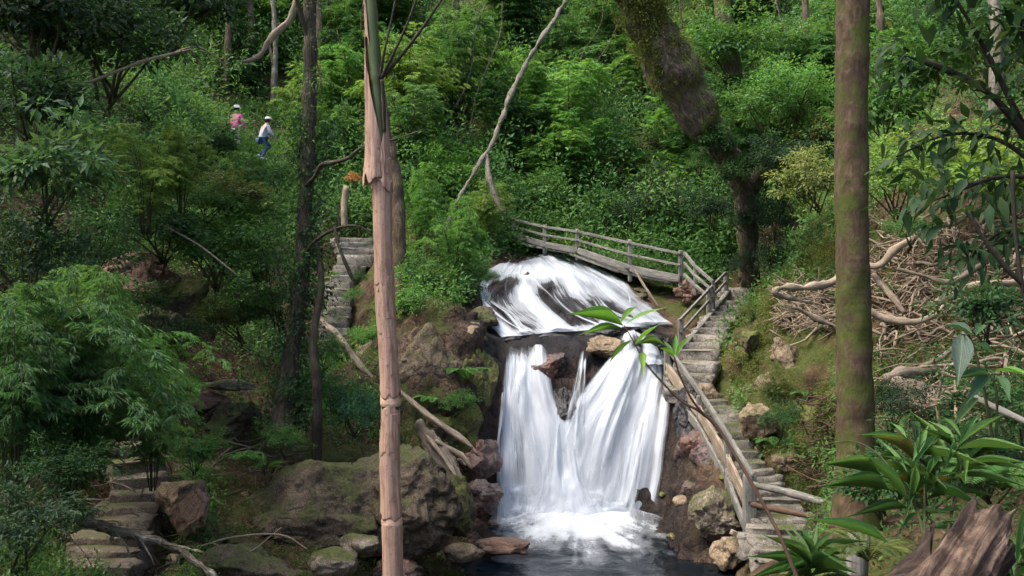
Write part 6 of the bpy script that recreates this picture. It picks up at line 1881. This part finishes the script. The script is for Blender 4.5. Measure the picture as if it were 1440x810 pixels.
def person(loc, rz, pose, cols, label, hat):
    t = thing('person', label, 'person', loc)
    t.rotation_euler = (0, 0, rz)
    t.scale = (.88, .88, .88)
    lean, knee, armf = pose
    c, s = math.cos(lean), math.sin(lean)
    def up(x, y, z):               # bend the upper body forward (towards -y) about the hip
        dz = z - .92
        return (x, y - s * dz * .9 - knee * .0, .92 + dz * c)
    def sh(v, dy, dz): return (v[0], v[1] + dy, v[2] + dz)
    low = -knee * .12
    J = {'pelvis': (0, 0, .92 + low, (.15, .11)), 'waist': (*sh(up(0, 0, 1.08), 0, low), (.135, .10)), 'chest': (*sh(up(0, 0, 1.30), 0, low), (.165, .115)), 'neck': (*sh(up(0, 0, 1.46), 0, low), (.06, .06)),
         'chin': (*sh(up(0, .0, 1.53), -.01, low), (.065, .075)), 'head': (*sh(up(0, 0, 1.62), -.01, low), (.078, .095)), 'crown': (*sh(up(0, 0, 1.70), 0, low), (.06, .07))}
    E = [('pelvis', 'waist'), ('waist', 'chest'), ('chest', 'neck'), ('neck', 'chin'), ('chin', 'head'), ('head', 'crown')]
    for sd, nm in ((-1, 'l'), (1, 'r')):
        k = knee if sd > 0 else knee * .35
        J['hip' + nm] = (.09 * sd, 0, .86 + low, .092); J['knee' + nm] = (.10 * sd, -.34 * k, .50 + low * .5 + .12 * k, .062)
        J['ankle' + nm] = (.10 * sd, .06 * k, .10 + (.10 * k if sd > 0 else 0), .042); J['toe' + nm] = (.11 * sd, -.15 + .06 * k, .045 + (.10 * k if sd > 0 else 0), .038)
        J['sho' + nm] = (*sh(up(.19 * sd, 0, 1.38), 0, low), .06); J['elb' + nm] = (*sh(up(.25 * sd, -.06 - .10 * armf, 1.12), 0, low), .043)
        J['wri' + nm] = (*sh(up(.22 * sd, -.14 - .24 * armf, .92 + .08 * armf), 0, low), .031); J['palm' + nm] = (*sh(up(.215 * sd, -.17 - .30 * armf, .85 + .09 * armf), 0, low), .034)
        E += [('pelvis', 'hip' + nm), ('hip' + nm, 'knee' + nm), ('knee' + nm, 'ankle' + nm), ('ankle' + nm, 'toe' + nm), ('chest', 'sho' + nm), ('sho' + nm, 'elb' + nm), ('elb' + nm, 'wri' + nm), ('wri' + nm, 'palm' + nm)]
        for f in range(4):
            w = np.array(J['palm' + nm][:3])
            J[f'kn{f}' + nm] = (w[0] + (f - 1.5) * .016, w[1] - .012, w[2] - .035, .010); J[f'tip{f}' + nm] = (w[0] + (f - 1.5) * .017, w[1] - .03, w[2] - .075 + .006 * abs(f - 1), .008)
            E += [('palm' + nm, f'kn{f}' + nm), (f'kn{f}' + nm, f'tip{f}' + nm)]
        w = np.array(J['palm' + nm][:3])
        J['thumb' + nm] = (w[0] - sd * .035, w[1] - .03, w[2] - .02, .011)
        E += [('palm' + nm, 'thumb' + nm)]
    # a nose, so that the head has a front
    h = J['head']
    J['nose'] = (h[0], h[1] - .105, h[2] - .02, .014)
    E.append(('head', 'nose'))
    SKIN = m_plain('skin', (.42, .25, .17), .5, 10, .1)
    skin_body('body', J, E, SKIN, t)
    grow = lambda k, g: (*J[k][:3], tuple(x + g for x in J[k][3]) if isinstance(J[k][3], tuple) else J[k][3] + g)
    sk = ['waist', 'pelvis', 'chest'] + [a + b for b in 'lr' for a in ('sho', 'elb', 'wri')]
    G = {k: grow(k, .028) for k in sk}
    G['collar'] = (*(np.array(J['chest'][:3]) * .35 + np.array(J['neck'][:3]) * .65), (.085, .08))
    skin_body('jacket', G, [('waist', 'pelvis'), ('waist', 'chest'), ('chest', 'collar')] + [(a + s_, b + s_) for s_ in 'lr' for a, b in (('sho', 'elb'), ('elb', 'wri'))] + [('chest', 'shol'), ('chest', 'shor')], m_plain('jacket_cloth', cols[0], .8, 9, .25, .4), t)
    lk = ['pelvis'] + [a + b for b in 'lr' for a in ('hip', 'knee', 'ankle')]
    skin_body('trousers', {k: grow(k, .016) for k in lk}, [('pelvis', 'hipl'), ('pelvis', 'hipr')] + [(a + s_, b + s_) for s_ in 'lr' for a, b in (('hip', 'knee'), ('knee', 'ankle'))], m_plain('trouser_cloth', cols[1], .85, 14, .25, .3), t)
    SHOE = m_plain('shoe', cols[4], .6, 9, .2)
    for s_ in 'lr':
        a, b = np.array(J['ankle' + s_][:3]), np.array(J['toe' + s_][:3])
        V, F, uv = tube([a + [0, .06, -.045], a + [0, 0, -.03], (a + b) / 2 + [0, 0, -.01], b + [0, -.03, 0]], [.045, .055, .05, .035], 10, 12, flat=.9)
        mk('shoe', V + np.array(t.location), F, SHOE, t, uv=uv)
    # hair and cap
    hc = np.array(J['head'][:3])
    V, F = ico(3)
    hv = V * np.array([.098, .118, .125]) + hc + np.array([0, .022, .022])
    keep = (V[:, 1] > -.55) | (V[:, 2] > .35)
    F2 = F[keep[F].all(1)]
    mk('hair', hv + np.array(t.location), F2, m_plain('hair_' + label[:6], cols[3], .5, 30, .4), t)
    th = np.linspace(0, 2 * math.pi, 24, endpoint=False)
    prof = ((.118, .0), (.116, .025), (.102, .06), (.066, .088), (.0, .096)) if hat == 'cap' else ((.21, -.01), (.13, .012), (.122, .06), (.09, .10), (.0, .115))
    V = np.concatenate([np.stack([np.cos(th) * a, np.sin(th) * a * 1.05, np.full(24, z)], 1) for a, z in prof])
    if hat == 'cap':
        V[:24, 1] -= np.where(np.sin(th) < -.3, .10, 0)
    F = [[i * 24 + j, i * 24 + (j + 1) % 24, (i + 1) * 24 + (j + 1) % 24, (i + 1) * 24 + j] for i in range(len(prof) - 1) for j in range(24)]
    V = V + hc + np.array([0, .008, .045])
    o = mk('hat', V + np.array(t.location), F, m_plain('hat_cloth', cols[2], .8, 12, .1), t)
    sm = o.modifiers.new('thick', 'SOLIDIFY'); sm.thickness = .006
    # eyes and mouth
    for sd in (-1, 1):
        V, F = ico(1)
        mk('eye', V * .011 + hc + np.array([.032 * sd, -.092, .012]) + np.array(t.location), F, m_plain('eye_dark', (.02, .015, .012), .3), t)
    V, F = ico(1)
    mk('mouth', V * np.array([.026, .008, .007]) + hc + np.array([0, -.088, -.062]) + np.array(t.location), F, m_plain('lip', (.30, .11, .09), .5), t)
    return t

person(P(331, 214, 31.6), 2.7, (.10, .5, .2), ((.62, .12, .30), (.45, .42, .36), (.40, .40, .40), (.02, .015, .012), (.3, .3, .3)), 'person in a bright pink jacket and pale hat walking up the path', 'brim')
person(P(368, 226, 31.0), 2.2, (.38, 1.1, .9), ((.36, .38, .43), (.05, .09, .15), (.5, .5, .44), (.02, .016, .014), (.30, .36, .42)), 'person in a pale shirt, blue jeans and cream cap bending as they climb', 'cap')

# ------------------------------------------------------------------ light
w = bpy.data.worlds.new('World')
SC.world = w
w.use_nodes = True
nt = w.node_tree
sky = nt.nodes.new('ShaderNodeTexSky')
sky.sky_type = 'NISHITA'
sky.sun_disc = False
ELEV, AZ = D2R(60), D2R(-104)          # the sun stands high, to the left
sky.sun_elevation = ELEV
sky.sun_rotation = AZ
sky.air_density = .6
sky.dust_density = 3.0
sky.ozone_density = .6
bg = nt.nodes['Background']
nt.links.new(sky.outputs[0], bg.inputs[0])
bg.inputs[1].default_value = .13
sun = bpy.data.lights.new('sun', 'SUN')
sun.energy = 1.2
sun.angle = D2R(34)
sun.color = (1, .94, .82)
so = bpy.data.objects.new('sun', sun)
COL.objects.link(so)
dirv = Vector((math.sin(AZ) * math.cos(ELEV), math.cos(AZ) * math.cos(ELEV), math.sin(ELEV)))
so.rotation_euler = dirv.to_track_quat('Z', 'Y').to_euler()
so.location = (0, 0, 60)

cam = bpy.data.cameras.new('camera')
cam.lens, cam.sensor_width = 35.0, 36.0
cam.clip_start, cam.clip_end = .05, 400
co = bpy.data.objects.new('camera', cam)
co.location = (0, 0, CAMZ)
co.rotation_euler = (D2R(90), 0, 0)
COL.objects.link(co)
SC.camera = co
SC.view_settings.view_transform = 'Standard'
SC.view_settings.look = 'None'
SC.view_settings.exposure = 2.2
SC.view_settings.gamma = 1
SC.view_settings.use_curve_mapping = False
cy = SC.cycles
cy.max_bounces = 8
cy.diffuse_bounces = 4
cy.glossy_bounces = 2
cy.transmission_bounces = 4
cy.transparent_max_bounces = 16
cy.caustics_reflective = cy.caustics_refractive = False
cy.use_adaptive_sampling = True
cy.adaptive_threshold = .02
cy.use_denoising = True
SC.render.film_transparent = False
